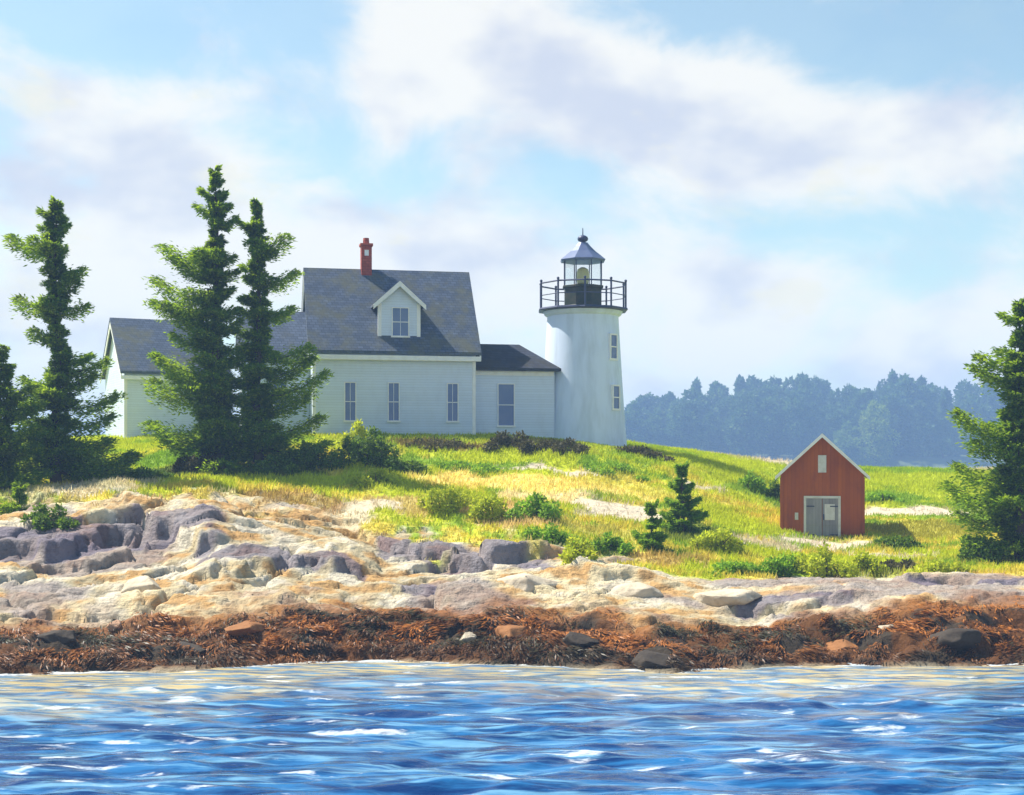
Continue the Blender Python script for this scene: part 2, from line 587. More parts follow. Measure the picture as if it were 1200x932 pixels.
zM = zW + (zG - zW) * 0.52 + 0.10
LINES = [
    (np.full_like(BX, 20.0), np.full_like(BX, -2.5)),
    (yS - 3.0, np.full_like(BX, -0.75)),
    (yS, np.full_like(BX, 0.02)),
    (yS + 2.0, zW * 0.42 + 0.12),
    (yW, zW), (yM, zM), (yG, zG),
    (np.full_like(BX, 62.0), zl(62.0, L62)), (np.full_like(BX, 70.0), zl(70.0, L70)),
    (np.full_like(BX, 85.0), zl(85.0, L85)), (np.full_like(BX, 98.0), zl(85.0, L85) - 1.1),
    (np.full_like(BX, 112.0), np.full_like(BX, -0.3)), (np.full_like(BX, 125.0), np.full_like(BX, -3.0)),
    (np.full_like(BX, 400.0), np.full_like(BX, -3.5))]


def base_height(x, y):
    """smooth height and zone coordinate (2 = shore, 4 = weed top, 6 = grass edge, 9 = crest)"""
    b = 600 + FPX * x / np.maximum(y, 5)
    Y = np.array([np.interp(b, BX, l[0]) for l in LINES])
    Z = np.array([np.interp(b, BX, l[1]) for l in LINES])
    n = len(LINES)
    S = (Z[1:] - Z[:-1]) / (Y[1:] - Y[:-1])
    T = np.zeros_like(Z)
    T[1:-1] = np.where(S[1:] * S[:-1] > 0, 2 * S[1:] * S[:-1] / (S[1:] + S[:-1] + 1e-9 * np.sign(S[1:] + S[:-1] + 1e-12)), 0)
    k = np.zeros(x.shape, int)
    for i in range(1, n - 1):
        k = np.where(y >= Y[i], i, k)
    g = lambda A, kk: np.take_along_axis(A, kk[None], 0)[0]
    y0, y1, z0, z1, t0, t1 = g(Y, k), g(Y, k + 1), g(Z, k), g(Z, k + 1), g(T, k), g(T, k + 1)
    h = y1 - y0
    t = np.clip((y - y0) / h, 0, 1)
    z = (2 * t ** 3 - 3 * t ** 2 + 1) * z0 + (t ** 3 - 2 * t ** 2 + t) * h * t0 + (-2 * t ** 3 + 3 * t ** 2) * z1 + (t ** 3 - t ** 2) * h * t1
    ends = sstep(58, 80, np.abs(x))
    return z * (1 - ends) - 3.0 * ends, k + t


def height(x, y, detail=True):
    x, y = np.asarray(x, float), np.asarray(y, float)
    z, zone = base_height(x, y)
    if not detail:
        return z, zone
    # meadow swells
    me = sstep(5.7, 6.6, zone) * (1 - sstep(10, 11, zone))
    z = z + me * ((fbm(x * 0.22, y * 0.22, 3, 11) - 0.5) * 0.35 + (fbm(x * 1.1, y * 1.1, 3, 13) - 0.5) * 0.16)
    # granite ledges: broken benches that step down to the water
    rk = sstep(3.7, 4.3, zone) * (1 - sstep(5.85, 6.3, zone))
    hb_, _, _ = rock_blocks(x, y)
    ramp_ = 1 - 0.62 * sstep(640, 780, 600 + FPX * x / np.maximum(y, 5))
    z = z + rk * (hb_ * ramp_ - 0.10 * sstep(5.2, 5.8, zone) + (fbm(x * 2.6, y * 2.6, 4, 33, 0.6) - 0.5) * 0.15)
    # low scarps where the ledges break
    b = 600 + FPX * x / np.maximum(y, 5)
    for (c0, hwid, zn, A, sd_) in ((545, 150, 5.55, 0.78, 1), (110, 190, 5.2, 0.80, 2), (330, 130, 4.72, 0.55, 3), (60, 120, 5.85, 0.5, 4), (930, 110, 4.45, 0.34, 5), (1140, 110, 5.0, 0.30, 6), (700, 90, 4.75, 0.30, 7)):
        wgt = 1 - sstep(0.6, 1.0, np.abs(b - c0) / hwid)
        zq = zone + (fbm(x * 0.30 + sd_ * 5, y * 0.25, 5, 200 + sd_, 0.6) - 0.5) * 1.15
        z = z + 0.62 * A * wgt * (sstep(zn, zn + 0.07, zq) * (1 - sstep(zn + 0.15, zn + 1.6, zq)) - 0.25 * sstep(zn - 0.7, zn - 0.02, zq) * (1 - sstep(zn, zn + 0.05, zq)))
    # tumbled, weed-covered foreshore
    wd = sstep(1.6, 2.3, zone) * (1 - sstep(3.7, 4.4, zone))
    bx = fbm(x * 0.55 + 3, y * 0.6, 3, 41)
    bl = np.abs(vn(x * 1.15, y * 1.3, 43) - 0.5) * 2
    g1, ox, oy, a1, b1, c1 = cells(x / 1.15 + (bx - .5), y / 0.8 + (bx - .5), 340)
    z = z + wd * ((bx - 0.45) * 0.6 + (a1 - 0.5) * 0.30 + 0.20 * np.sqrt(np.clip(g1, 0, 1)) - 0.12 + (fbm(x * 4, y * 4, 3, 45) - 0.5) * 0.22)
    return z, zone


def gz(x, y):
    return float(height(np.array([x]), np.array([y]))[0][0])


def hit(px, py, y0=34.0, y1=100.0):
    """the ground point seen at a survey bearing and dip"""
    ys = np.arange(y0, y1, 0.1)
    xs = (px - 600) / FPX * ys
    z, _ = base_height(xs, ys)
    p = HOR - (z - EYE) / ys * FPX
    i = np.argmax(p <= py)
    if not (p <= py).any():
        i = len(ys) - 1
    return float(xs[i]), float(ys[i])


# ground colours -------------------------------------------------------
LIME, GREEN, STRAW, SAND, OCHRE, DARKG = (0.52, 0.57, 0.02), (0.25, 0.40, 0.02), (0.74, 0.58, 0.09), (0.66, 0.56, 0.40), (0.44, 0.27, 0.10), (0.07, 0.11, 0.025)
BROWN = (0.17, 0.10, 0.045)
PATCH = [  # px, py, half-width, half-height, colour, weight
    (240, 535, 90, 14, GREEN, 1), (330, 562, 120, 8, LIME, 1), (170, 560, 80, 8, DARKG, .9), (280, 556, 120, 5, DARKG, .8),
    (600, 536, 160, 7, LIME, 1), (545, 545, 100, 5, GREEN, 1), (650, 551, 75, 3.4, SAND, 1), (730, 549, 60, 5, GREEN, 1), (440, 565, 60, 8, LIME, .9),
    (620, 567, 150, 11, (0.86, 0.70, 0.20), 1), (720, 568, 70, 8, (0.72, 0.62, 0.10), .8), (660, 588, 90, 9, (0.84, 0.70, 0.34), 1), (500, 580, 70, 12, LIME, .9),
    (715, 598, 55, 13, SAND, 1), (600, 612, 60, 16, (0.66, 0.48, 0.20), .9), (560, 600, 40, 9, (0.34, 0.36, 0.03), 1), (470, 600, 60, 14, (0.62, 0.48, 0.16), .9),
    (420, 605, 50, 14, SAND, .9), (340, 590, 70, 12, OCHRE, .8), (250, 605, 55, 18, SAND, .8), (170, 610, 60, 15, (0.50, 0.34, 0.16), .9), (120, 580, 60, 12, SAND, .8),
    (300, 622, 60, 10, OCHRE, .7), (400, 625, 50, 8, (0.70, 0.55, 0.32), .7), (700, 625, 60, 10, (0.55, 0.48, 0.10), .7),
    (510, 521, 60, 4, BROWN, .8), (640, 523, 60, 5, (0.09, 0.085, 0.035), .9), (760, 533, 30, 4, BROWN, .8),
    (850, 553, 90, 9, LIME, 1), (820, 568, 45, 3, SAND, 1), (880, 580, 40, 6, GREEN, .8), (860, 610, 60, 14, LIME, 1), (820, 630, 55, 14, (0.26, 0.31, 0.035), 1),
    (1070, 565, 80, 10, LIME, 1), (1040, 584, 50, 5, GREEN, .9), (1070, 601, 75, 5.5, SAND, 1.2), (1090, 622, 65, 9, (0.44, 0.40, 0.04), 1), (1160, 600, 30, 20, GREEN, .8),
    (965, 641, 62, 5.5, SAND, 1.3), (900, 640, 40, 5, SAND, .8), (1050, 652, 70, 4, SAND, .9), (985, 658, 120, 6, LIME, .9), (790, 655, 60, 4, (0.5, 0.32, 0.12), .7),
    (845, 534, 60, 2.2, SAND, 1), (1090, 551, 60, 2.0, SAND, .8), (640, 640, 60, 6, GREEN, .8), (60, 590, 50, 10, SAND, .6)]


def patch_world():
    out = []
    for (px, py, rx, ry, c, w) in PATCH:
        x, y = hit(px, py)
        _, ya = hit(px, py + ry)
        _, yb = hit(px, py - ry)
        out.append((x, y, rx / FPX * y, max(0.35, (yb - ya) / 2), (ya + yb) / 2, c, w))
    return out


PW = patch_world()


def ground_tint(x, y, z, zone):
    n = fbm(x * 0.35, y * 0.35, 4, 61)
    n2 = fbm(x * 1.3, y * 1.3, 3, 65)
    mixc = lambda A, B, f: A * (1 - f[:, None]) + np.array(B)[None] * f[:, None]
    c = np.tile(np.array(LIME), (len(x), 1))
    c = mixc(c, GREEN, 0.8 * sstep(0.52, 0.66, n))
    c = mixc(c, STRAW, 0.8 * sstep(0.48, 0.62, n2) * (1 - sstep(64, 72, y)))
    wx = x + (fbm(x * 0.8, y * 0.8, 3, 71) - 0.5) * 2.6
    wy = y + (fbm(x * 0.8 + 40, y * 0.8, 3, 73) - 0.5) * 2.2
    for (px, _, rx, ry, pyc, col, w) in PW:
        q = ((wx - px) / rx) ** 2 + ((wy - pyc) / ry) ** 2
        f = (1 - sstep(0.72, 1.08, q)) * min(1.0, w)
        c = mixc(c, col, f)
    tongue = sstep(0.50, 0.62, fbm(x * 0.33 + 5, y * 0.25, 3, 151)) * 0.75 * sstep(380, 480, 600 + FPX * x / np.maximum(y, 5))
    gmask = sstep(5.7, 6.05, zone + (n2 - 0.5) * 0.9 + tongue)
    # rock
    r1 = fbm(x * 0.3 + y * 0.1, y * 0.5, 4, 81)
    r2 = fbm(x * 0.9, y * 1.8, 4, 85)
    _, ca, cb_ = rock_blocks(x, y)
    rc = np.tile(np.array((0.60, 0.49, 0.29)), (len(x), 1)) * (0.80 + 0.36 * ca)[:, None]
    rc = mixc(rc, (0.64, 0.58, 0.46), 0.75 * (1 - sstep(0.34, 0.48, r2)))
    rc = mixc(rc, (0.46, 0.29, 0.12), 0.6 * (1 - sstep(300, 470, 600 + FPX * x / y)) * sstep(4.7, 5.6, zone) * sstep(0.35, 0.6, cb_))
    rc = mixc(rc, (0.50, 0.27, 0.08), 0.8 * sstep(0.54, 0.64, r2))
    rc = mixc(rc, (0.28, 0.23, 0.22), 0.75 * sstep(0.50, 0.62, r1))
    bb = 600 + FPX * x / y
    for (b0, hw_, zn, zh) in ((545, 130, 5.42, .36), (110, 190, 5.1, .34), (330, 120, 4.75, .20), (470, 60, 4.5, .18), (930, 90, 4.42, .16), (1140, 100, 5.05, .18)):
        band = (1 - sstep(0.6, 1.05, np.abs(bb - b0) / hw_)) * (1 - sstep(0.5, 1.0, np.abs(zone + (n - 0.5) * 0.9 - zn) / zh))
        rc = mixc(rc, (0.13, 0.115, 0.17), 0.74 * sstep(0.52, 0.78, band * (0.45 + 1.1 * fbm(x * 0.9 + zn * 7, y * 1.5, 4, 141))))  # violet bands at the scarps: shade under ledge lips painted into the rock colour
    rc = rc * (0.80 + 0.40 * fbm(x * 3.5, y * 3.5, 3, 131))[:, None]
    # tide line: rust, then rockweed and black
    tl = zone + (fbm(x * 0.8, y * 0.8, 4, 95) - 0.5) * 1.1
    rc = mixc(rc, (0.26, 0.095, 0.016), 0.9 * (1 - sstep(3.75, 4.35, tl)))
    wc = np.tile(np.array((0.115, 0.045, 0.010)), (len(x), 1))
    wc = mixc(wc, (0.045, 0.032, 0.018), sstep(0.45, 0.6, fbm(x * 0.9, y * 1.1, 3, 97)))
    wf = 1 - sstep(3.35, 3.75, tl)
    rc = rc * (1 - wf[:, None]) + wc * wf[:, None]
    # pale sand and gravel under the waterline
    uw = 1 - sstep(1.75, 2.02, zone)
    rc = mixc(rc, (0.50, 0.42, 0.28), uw)
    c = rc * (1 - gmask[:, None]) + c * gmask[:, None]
    return c, gmask


def axis(parts):
    a = []
    for (p, q, s) in parts:
        a += list(np.arange(p, q - 1e-6, s))
    return np.array(a + [parts[-1][1]])


def grid_mesh(name, X, Y, fn, mat, smooth=True):
    XX, YY = np.meshgrid(X, Y)
    x, y = XX.ravel(), YY.ravel()
    z, col, extra = fn(x, y)
    nx, ny = len(X), len(Y)
    i = np.arange(nx * ny).reshape(ny, nx)
    F = np.stack([i[:-1, :-1], i[:-1, 1:], i[1:, 1:], i[1:, :-1]], -1).reshape(-1, 4)
    return mesh_np(name, np.stack([x, y, z], 1), F, mat, None, smooth, col, extra)


def terrain_fn(x, y):
    z, zone = height(x, y)
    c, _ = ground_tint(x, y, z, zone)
    return z, c, {}


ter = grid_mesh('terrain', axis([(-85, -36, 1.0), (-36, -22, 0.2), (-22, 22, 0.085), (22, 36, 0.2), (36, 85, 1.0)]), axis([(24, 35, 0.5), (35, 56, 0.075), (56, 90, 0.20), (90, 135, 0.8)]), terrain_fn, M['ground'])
tag(ter, kind='structure')

# ------------------------------------------------------------------ sea
m, nt, out = mat_new('sea_water')
pos = nt.node('ShaderNodeNewGeometry').outputs['Position']
sh = nt.node('ShaderNodeAttribute', attribute_name='shallow').outputs['Fac']
foam = nt.node('ShaderNodeAttribute', attribute_name='foam').outputs['Fac']
st = nt.noise(nt.mapping(pos, (0.30, 1.6, 1.0)), 1.5, 5, 0.6, 0.4)
st2 = nt.noise(nt.mapping(pos, (0.55, 2.6, 1.0), (0, 0, 0.1)), 1.6, 3, 0.5, 0.2)
deep = nt.mix(nt.ramp(st, 0.40, 0.62), (0.002, 0.026, 0.115), (0.018, 0.13, 0.32))
deep = nt.mix(nt.math('MULTIPLY', nt.ramp(nt.noise(nt.mapping(pos, (0.28, 2.2, 1.0), (0, 0, -0.06)), 1.3, 6, 0.62, 0.5), 0.49, 0.65), 0.82), deep, (0.16, 0.36, 0.52))
sand = nt.mix(nt.ramp(st2, 0.42, 0.6), (0.22, 0.32, 0.36), (0.62, 0.48, 0.22))
c = nt.mix(nt.math('MULTIPLY', sh, nt.ramp(st2, 0.30, 0.58, 0.25, 1.0)), deep, sand)
st3 = nt.noise(nt.mapping(pos, (2.0, 6.0, 1.0)), 2.0, 6, 0.65, 0.4)
fm = nt.ramp(nt.math('ADD', foam, nt.math('MULTIPLY', nt.math('SUBTRACT', st3, 0.5), 1.5)), 0.42, 1.05)
fm = nt.math('MULTIPLY', fm, 0.62)
c = nt.mix(fm, c, (0.82, 0.84, 0.84))
rip = nt.noise(nt.mapping(pos, (1.0, 2.2, 1.0)), 5.5, 3, 0.5, 0.3)
principled(nt, out, c, nt.math('MULTIPLY_ADD', fm, 0.5, 0.10), 0.5, rip, 0.28, 0.05).inputs['IOR'].default_value = 1.33
M['sea'] = m


def sea_fn(x, y):
    g = np.random.default_rng(5)
    amp = (1 - sstep(20, 45, np.abs(x))) * sstep(-10, 15, y) * (1 - sstep(60, 90, y)) 
    z = np.zeros_like(x)
    px_, py_ = x + (fbm(x * .15, y * .15, 2, 3) - .5) * 3, y + (fbm(x * .2 + 7, y * .2, 2, 5) - .5) * 2
    for i in range(36):
        lam = 0.38 * (1.058 ** i) * (0.9 + 0.2 * g.random())
        a = R(90) + g.normal(0, 0.42)
        k = 2 * math.pi / lam
        ph = k * (px_ * math.cos(a) + py_ * math.sin(a)) + g.random() * 6.28
        s = (np.sin(ph) + 1) / 2
        z += (s ** 1.6 - 0.45) * lam * 0.0140
    gust = 0.55 + 0.9 * fbm(x * 0.22, y * 0.42, 3, 77)
    _, zone = base_height(x, np.maximum(y, 5))
    sd = np.interp(600 + FPX * x / np.maximum(y, 5), BX, yS) - y
    sd = np.where(y > 60, 30, sd)
    calm = 0.30 + 0.70 * sstep(0.0, 6.0, sd)
    z = z * amp * gust * calm
    shal = 0.9 - 0.9 * sstep(0.5, 8.0, sd + (fbm(x * 0.25, y * 0.9, 3, 55) - 0.5) * 7)
    shal = np.where(y > 60, 0, shal)
    f = sstep(0.52, 0.82, fbm(x * 0.8, y * 3.0, 5, 57, 0.6)) * 1.0 * amp
    edge = (1 - sstep(0.10, 0.7, np.abs(sd + 0.1 + (fbm(x * 0.8, y * 0.8, 2, 59) - 0.5) * 0.7))) * (y < 60) * 0.95
    return z, None, {'shallow': shal, 'foam': np.maximum(f, edge)}


sea = grid_mesh('sea', axis([(-3000, -600, 300), (-600, -60, 60), (-60, -20, 2.0), (-20, 20, 0.085), (20, 60, 2.0), (60, 600, 60), (600, 3000, 300)]),
                axis([(-600, -20, 40), (-20, 16, 2.0), (16, 41, 0.075), (41, 90, 2.0), (90, 600, 40), (600, 3000, 300)]), sea_fn, M['sea'])
tag(sea, kind='structure')

# far shore ------------------------------------------------------------
def far_fn(x, y):
    e = sstep(25, 65, x) * (1 - sstep(420, 460, x)) * sstep(545, 570, y) * (1 - sstep(690, 730, y))
    z = -2 + e * (7.5 + 3 * fbm(x * 0.03, y * 0.03, 3, 5) + (y - 570) * 0.06)
    c = np.tile(np.array((0.10, 0.13, 0.05)), (len(x), 1))
    rk = (1 - sstep(0.6, 2.0, z))[:, None]
    return z, c * (1 - rk) + np.array((0.5, 0.46, 0.4)) * rk, {}


far = grid_mesh('far_shore', axis([(0, 470, 5.0)]), axis([(535, 735, 5.0)]), far_fn, M['ground'])
tag(far, kind='structure')

# ------------------------------------------------------------------ air
m, nt, out = mat_new('haze_air')
pv = nt.node('ShaderNodeVolumePrincipled')
pv.inputs['Color'].default_value = (0.42, 0.62, 0.95, 1)
pv.inputs['Density'].default_value = 0.00085
pv.inputs['Anisotropy'].default_value = 0.0
nt.l.new(pv.outputs[0], out.inputs['Volume'])
hz = MB()
hz.box(-3010, 3010, -610, 3010, -4.6, 44)
ho = hz.build('haze', m)
tag(ho, kind='stuff')


# ------------------------------------------------------------------ buildings (local frame: x along the front, y into the house, z up)
def gable_walls(mb, x0, x1, y0, y1, z0, ze, zr):
    ym = (y0 + y1) / 2
    for x, d in ((x0, 0.0), (x1, 0.0)):
        pass
    V = [(x0, y0, z0), (x1, y0, z0), (x1, y1, z0), (x0, y1, z0), (x0, y0, ze), (x1, y0, ze), (x1, y1, ze), (x0, y1, ze), (x0, ym, zr), (x1, ym, zr)]
    mb.add(V, [(0, 1, 5, 4), (1, 2, 6, 9, 5), (2, 3, 7, 6), (3, 0, 4, 8, 7), (0, 3, 2, 1), (4, 5, 9, 8), (8, 9, 6, 7)])


def gable_roof(mb, x0, x1, y0, y1, ze, zr, over=0.28, eave=0.30, th=0.16):
    """two slabs meeting on a ridge along x"""
    ym = (y0 + y1) / 2
    sl_ = (zr - ze) / (ym - y0)
    X0, X1 = x0 - over, x1 + over
    for s in (-1, 1):
        ye = ym + s * ((ym - y0) + eave)
        zee = ze - sl_ * eave
        a = [(X0, ym, zr + 0.05), (X0, ye, zee + 0.05), (X0, ye, zee + 0.05 + th), (X0, ym, zr + 0.05 + th * 1.25)]
        mb.prism(a, (X1 - X0, 0, 0))


def board(name, parent, *b, mat='trim'):
    q = MB()
    q.box(*b)
    return q.build(name, M[mat], parent, 0.006)


def rake_trim(parent, x, d, y0, y1, ze, zr, eave=0.30, w=0.22):
    """white boards under the roof edge along a gable"""
    ym = (y0 + y1) / 2
    sl_ = (zr - ze) / (ym - y0)
    for s in (-1, 1):
        ye = ym + s * ((ym - y0) + eave)
        zee = ze - sl_ * eave
        mb = MB()
        mb.prism([(x, ym, zr + 0.045), (x, ye, zee + 0.045), (x, ye, zee + 0.045 - w), (x, ym, zr + 0.045 - w * 1.3)], (d, 0, 0))
        mb.build('rake_board', M['trim'], parent)


def window(parent, x, y, z0, z1, w, sash='cross', name='window'):
    """frame standing on a front wall at y; panes set behind its bars"""
    f = MB()
    t, d0, d1 = 0.05, y - 0.05, y + 0.03
    f.box(x - w / 2 - t, x - w / 2, d0, d1, z0, z1 + t)
    f.box(x + w / 2, x + w / 2 + t, d0, d1, z0, z1 + t)
    f.box(x - w / 2, x + w / 2, d0, d1, z1, z1 + t)
    f.box(x - w / 2 - t - 0.04, x + w / 2 + t + 0.04, y - 0.10, d1, z0 - 0.09, z0)
    zm = (z0 + z1) / 2
    f.box(x - w / 2, x + w / 2, y - 0.030, y + 0.02, zm - 0.02, zm + 0.02)
    if sash == 'cross':
        f.box(x - 0.011, x + 0.011, y - 0.022, y + 0.02, z0, zm - 0.03)
        f.box(x - 0.011, x + 0.011, y - 0.022, y + 0.02, zm + 0.03, z1)
    fo = f.build(name, M['trim'], parent)
    p = MB()
    p.box(x - w / 2, x + w / 2, y - 0.012, y + 0.012, z0, z1)
    p.build('pane', M['pane'], fo)
    return fo


TH = R(12)
hx, hy = (367 - 600) / FPX * 70, 70.0
hzb = 6.55
house = thing('keeper_house', 'white clapboard house with grey shingle roof, gabled dormer and red brick chimney', 'house', (hx, hy, hzb), TH)
L, D = 8.10, 6.4
ZE, ZR = 4.55, 8.62
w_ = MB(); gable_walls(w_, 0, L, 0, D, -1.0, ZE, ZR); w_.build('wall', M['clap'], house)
r_ = MB(); gable_roof(r_, 0, L, 0, D, ZE, ZR); roof = r_.build('roof', M['roof'], house, 0.012)
rake_trim(house, -0.26, 0.05, 0, D, ZE, ZR)
rake_trim(house, L + 0.21, 0.05, 0, D, ZE, ZR)
board('corner_board', house, -0.03, 0.14, -0.035, 0.02, -0.2, ZE - 0.30)
board('corner_board', house, L - 0.14, L + 0.03, -0.035, 0.02, -0.2, ZE - 0.30)
board('eaves_board', house, -0.25, L + 0.25, -0.33, -0.27, ZE - 0.62, ZE - 0.38)
board('frieze_board', house, 0.142, L - 0.142, -0.03, 0.02, ZE - 0.62, ZE - 0.36)
fo = MB(); fo.box(-0.06, L + 0.06, -0.07, D + 0.06, -1.6, -0.12); fo.build('foundation', M['stone'], house)
# chimney on the ridge
ch = MB()
cx = 2.95
ch.box(cx - 0.27, cx + 0.27, D / 2 - 0.27, D / 2 + 0.27, ZR - 0.5, ZR + 1.42)
ch.box(cx - 0.33, cx + 0.33, D / 2 - 0.33, D / 2 + 0.33, ZR + 1.42, ZR + 1.56)
co_ = ch.build('chimney', M['brick'], roof, 0.01)
cp = MB(); cp.lathe([(0.17, ZR + 1.56), (0.15, ZR + 1.86), (0.115, ZR + 1.86), (0.115, ZR + 1.58)], 12, cx, D / 2); cp.build('chimney_pot', M['brick'], house)
pl = MB(); pl.box(cx - 0.11, cx + 0.11, D / 2 - 0.275, D / 2 - 0.262, ZR + 0.92, ZR + 1.22)
pl.build('vent_plate', M['trim'], house)
# windows
for uu in (1.82, 3.98, 6.95):
    window(house, uu, 0.0, 0.95, 2.80, 0.50)
# dormer
du, dv, dw = 4.30, 0.34, 0.98
zf = ZE + dv * (ZR - ZE) / (D / 2)
dze, dzp = ZE + 2.35, ZE + 3.22
dm = MB()
V = []
poly = [(du - dw, dv, zf - 0.1), (du + dw, dv, zf - 0.1), (du + dw, dv, dze), (du, dv, dzp), (du - dw, dv, dze)]
dm.prism(poly, (0, 2.1, 0))
dmo = dm.build('dormer', M['clap'], house)
dr = MB()
sl_ = (dzp - dze) / dw
for s in (-1, 1):
    xe = du + s * (dw + 0.32)
    ze_ = dze - 0.32 * sl_
    dr.prism([(du, dv - 0.28, dzp + 0.03), (xe, dv - 0.28, ze_ + 0.03), (xe, dv - 0.28, ze_ + 0.15), (du, dv - 0.28, dzp + 0.18)], (0, 2.75, 0))
dr.build('dormer_roof', M['roof'], dmo, 0.01)
for s in (-1, 1):
    xe = du + s * (dw + 0.34)
    ze_ = dze - 0.34 * sl_
    dt = MB()
    dt.prism([(du, dv - 0.32, dzp + 0.15), (xe, dv - 0.32, ze_ + 0.13), (xe, dv - 0.32, ze_ - 0.11), (du, dv - 0.32, dzp - 0.13)], (0, 0.035, 0))
    dt.build('rake_board', M['trim'], dmo)
    board('corner_board', dmo, du + s * (dw + 0.002) - 0.09, du + s * (dw + 0.002) + 0.09, dv - 0.03, dv + 0.05, zf - 0.05, dze - 0.08)
wf = window(house, du + 0.06, dv, zf + 0.22, zf + 1.60, 0.78)
# rear wing against the left gable
EV = [(-3.3, 2.35)]
e_ = MB(); gable_walls(e_, -3.4, -0.02, 2.2, 6.2, -1.2, 4.15, 6.45); e_.build('wing_wall', M['clap'], house)
e_ = MB(); gable_roof(e_, -3.4, -0.33, 2.2, 6.2, 4.15, 6.45, 0.25, 0.28); e_.build('wing_roof', M['roof'], house, 0.012)
window(house, -1.5, 2.2, 1.3, 2.9, 0.6)

# passage between house and light
ps = thing('entry_passage', 'low white passage with dark hip roof and tall window joining house to lighthouse', 'building', (hx, hy, hzb), TH)
p0, p1, q0, q1, pe, pr = L + 0.01, 12.40, 0.75, 4.4, 3.55, 5.05
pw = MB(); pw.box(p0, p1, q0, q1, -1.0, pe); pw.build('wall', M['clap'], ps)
E0, E1, F0, F1 = p0 + 0.02, p1 + 0.28, q0 - 0.32, q1 + 0.3
ymid = (F0 + F1) / 2
prf = MB()
V = [(E0, F0, pe), (E1, F0, pe), (E1, F1, pe), (E0, F1, pe), (E0 + 0.55, ymid, pr), (E1 - 1.75, ymid, pr),
     (E0, F0, pe + 0.13), (E1, F0, pe + 0.13), (E1, F1, pe + 0.13), (E0, F1, pe + 0.13)]
prf.add(V, [(0, 3, 2, 1), (0, 1, 7, 6), (1, 2, 8, 7), (2, 3, 9, 8), (3, 0, 6, 9), (6, 7, 5, 4), (7, 8, 5), (8, 9, 4, 5), (9, 6, 4)])
prf.build('roof', M['roofdark'], ps)
pt = MB(); pt.box(p0 + 0.01, p1 - 0.05, q0 - 0.03, q0 + 0.01, pe - 0.24, pe - 0.02); pt.build('trim', M['trim'], ps)
window(ps, 9.85, q0, 0.75, 2.85, 0.80, 'plain')
pf = MB(); pf.box(p0 + 0.06, p1, q0 - 0.05, q1 + 0.05, -1.6, -0.05); pf.build('foundation', M['stone'], ps)

# outbuilding at the left
ob = thing('outbuilding', 'small white gabled outbuilding with grey roof, left of the tall spruces', 'building', ((146 - 600) / FPX * 78, 78.0, 6.25), R(26))
OL, OD, OE, OR = 5.6, 5.8, 4.25, 7.1
o_ = MB(); gable_walls(o_, 0, OL, 0, OD, -1.2, OE, OR); o_.build('wall', M['clap'], ob)
o_ = MB(); gable_roof(o_, 0, OL, 0, OD, OE, OR); o_.build('roof', M['roof'], ob, 0.012)
rake_trim(ob, -0.26, 0.05, 0, OD, OE, OR)
rake_trim(ob, OL + 0.21, 0.05, 0, OD, OE, OR)
board('eaves_board', ob, -0.25, OL + 0.25, -0.33, -0.27, OE - 0.55, OE - 0.34)
board('corner_board', ob, -0.03, 0.14, -0.035, 0.02, -0.2, OE - 0.3)
board('corner_board', ob, OL - 0.14, OL + 0.03, -0.035, 0.02, -0.2, OE - 0.3)

# lighthouse -----------------------------------------------------------
TX, TY, TZ = (683 - 600) / FPX * 75, 75.0, 6.1
lt = thing('lighthouse', 'round white lighthouse tower with dark gallery, glazed lantern and blue-grey cap', 'lighthouse', (TX, TY, TZ))
zt = 13.35 - TZ
tw = MB()
rb, rt = 2.34, 1.86
prof = [(rb + 0.06, -1.2), (rb, 0.0)]
for i in range(1, 13):
    t = i / 12
    prof.append((rb + (rt - rb) * (t ** 0.85), zt * t))
tw.lathe(prof, 72)
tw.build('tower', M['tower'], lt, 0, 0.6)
gd = MB()
gd.lathe([(1.80, zt - 0.34), (2.02, zt - 0.20), (2.10, zt - 0.02), (1.2, zt - 0.02)], 48)
gd.build('cornice', M['tower'], lt, 0, 0.5)
gd = MB(); gd.lathe([(1.3, zt), (2.40, zt), (2.44, zt + 0.05), (2.40, zt + 0.13), (1.3, zt + 0.13)], 10, off=R(18)); gd.build('gallery_deck', M['iron'], lt)
NP = 10
rr = 2.32
for (zz, rad) in ((1.42, 0.042), (0.78, 0.026)):
    rl = MB()
    ring = [(rr - rad, zt + zz), (rr, zt + zz - rad), (rr + rad, zt + zz), (rr, zt + zz + rad), (rr - rad, zt + zz)]
    rl.lathe(ring, NP, off=R(18))
    rl.build('rail', M['iron'], lt)
for k in range(NP):
    a = 2 * math.pi * k / NP + R(18)
    p = MB()
    x_, y_ = rr * math.cos(a), rr * math.sin(a)
    p.tube([(x_, y_, zt + 0.13), (x_, y_, zt + 1.5)], 0.05, 8)
    p.lathe([(0.0, zt + 1.62), (0.06, zt + 1.58), (0.075, zt + 1.53), (0.05, zt + 1.48), (0.0, zt + 1.47)], 8, x_, y_)
    p.build('post', M['iron'], lt)
db = MB(); db.lathe([(1.12, zt + 0.13), (1.12, zt + 0.25), (1.04, zt + 0.29), (1.04, zt + 1.18), (1.14, zt + 1.22), (1.14, zt + 1.34), (0.9, zt + 1.36)], 8, off=R(22.5)); db.build('lantern_base', M['drum'], lt, 0.012)
gz0, gz1 = zt + 1.36, zt + 2.66
gm = MB(); gm.lathe([(1.02, gz0), (1.02, gz1)], 8, off=R(22.5))
gm.polys = [p for p in gm.polys if len(p) == 4]
gm.build('lantern_glass', M['glass'], lt)
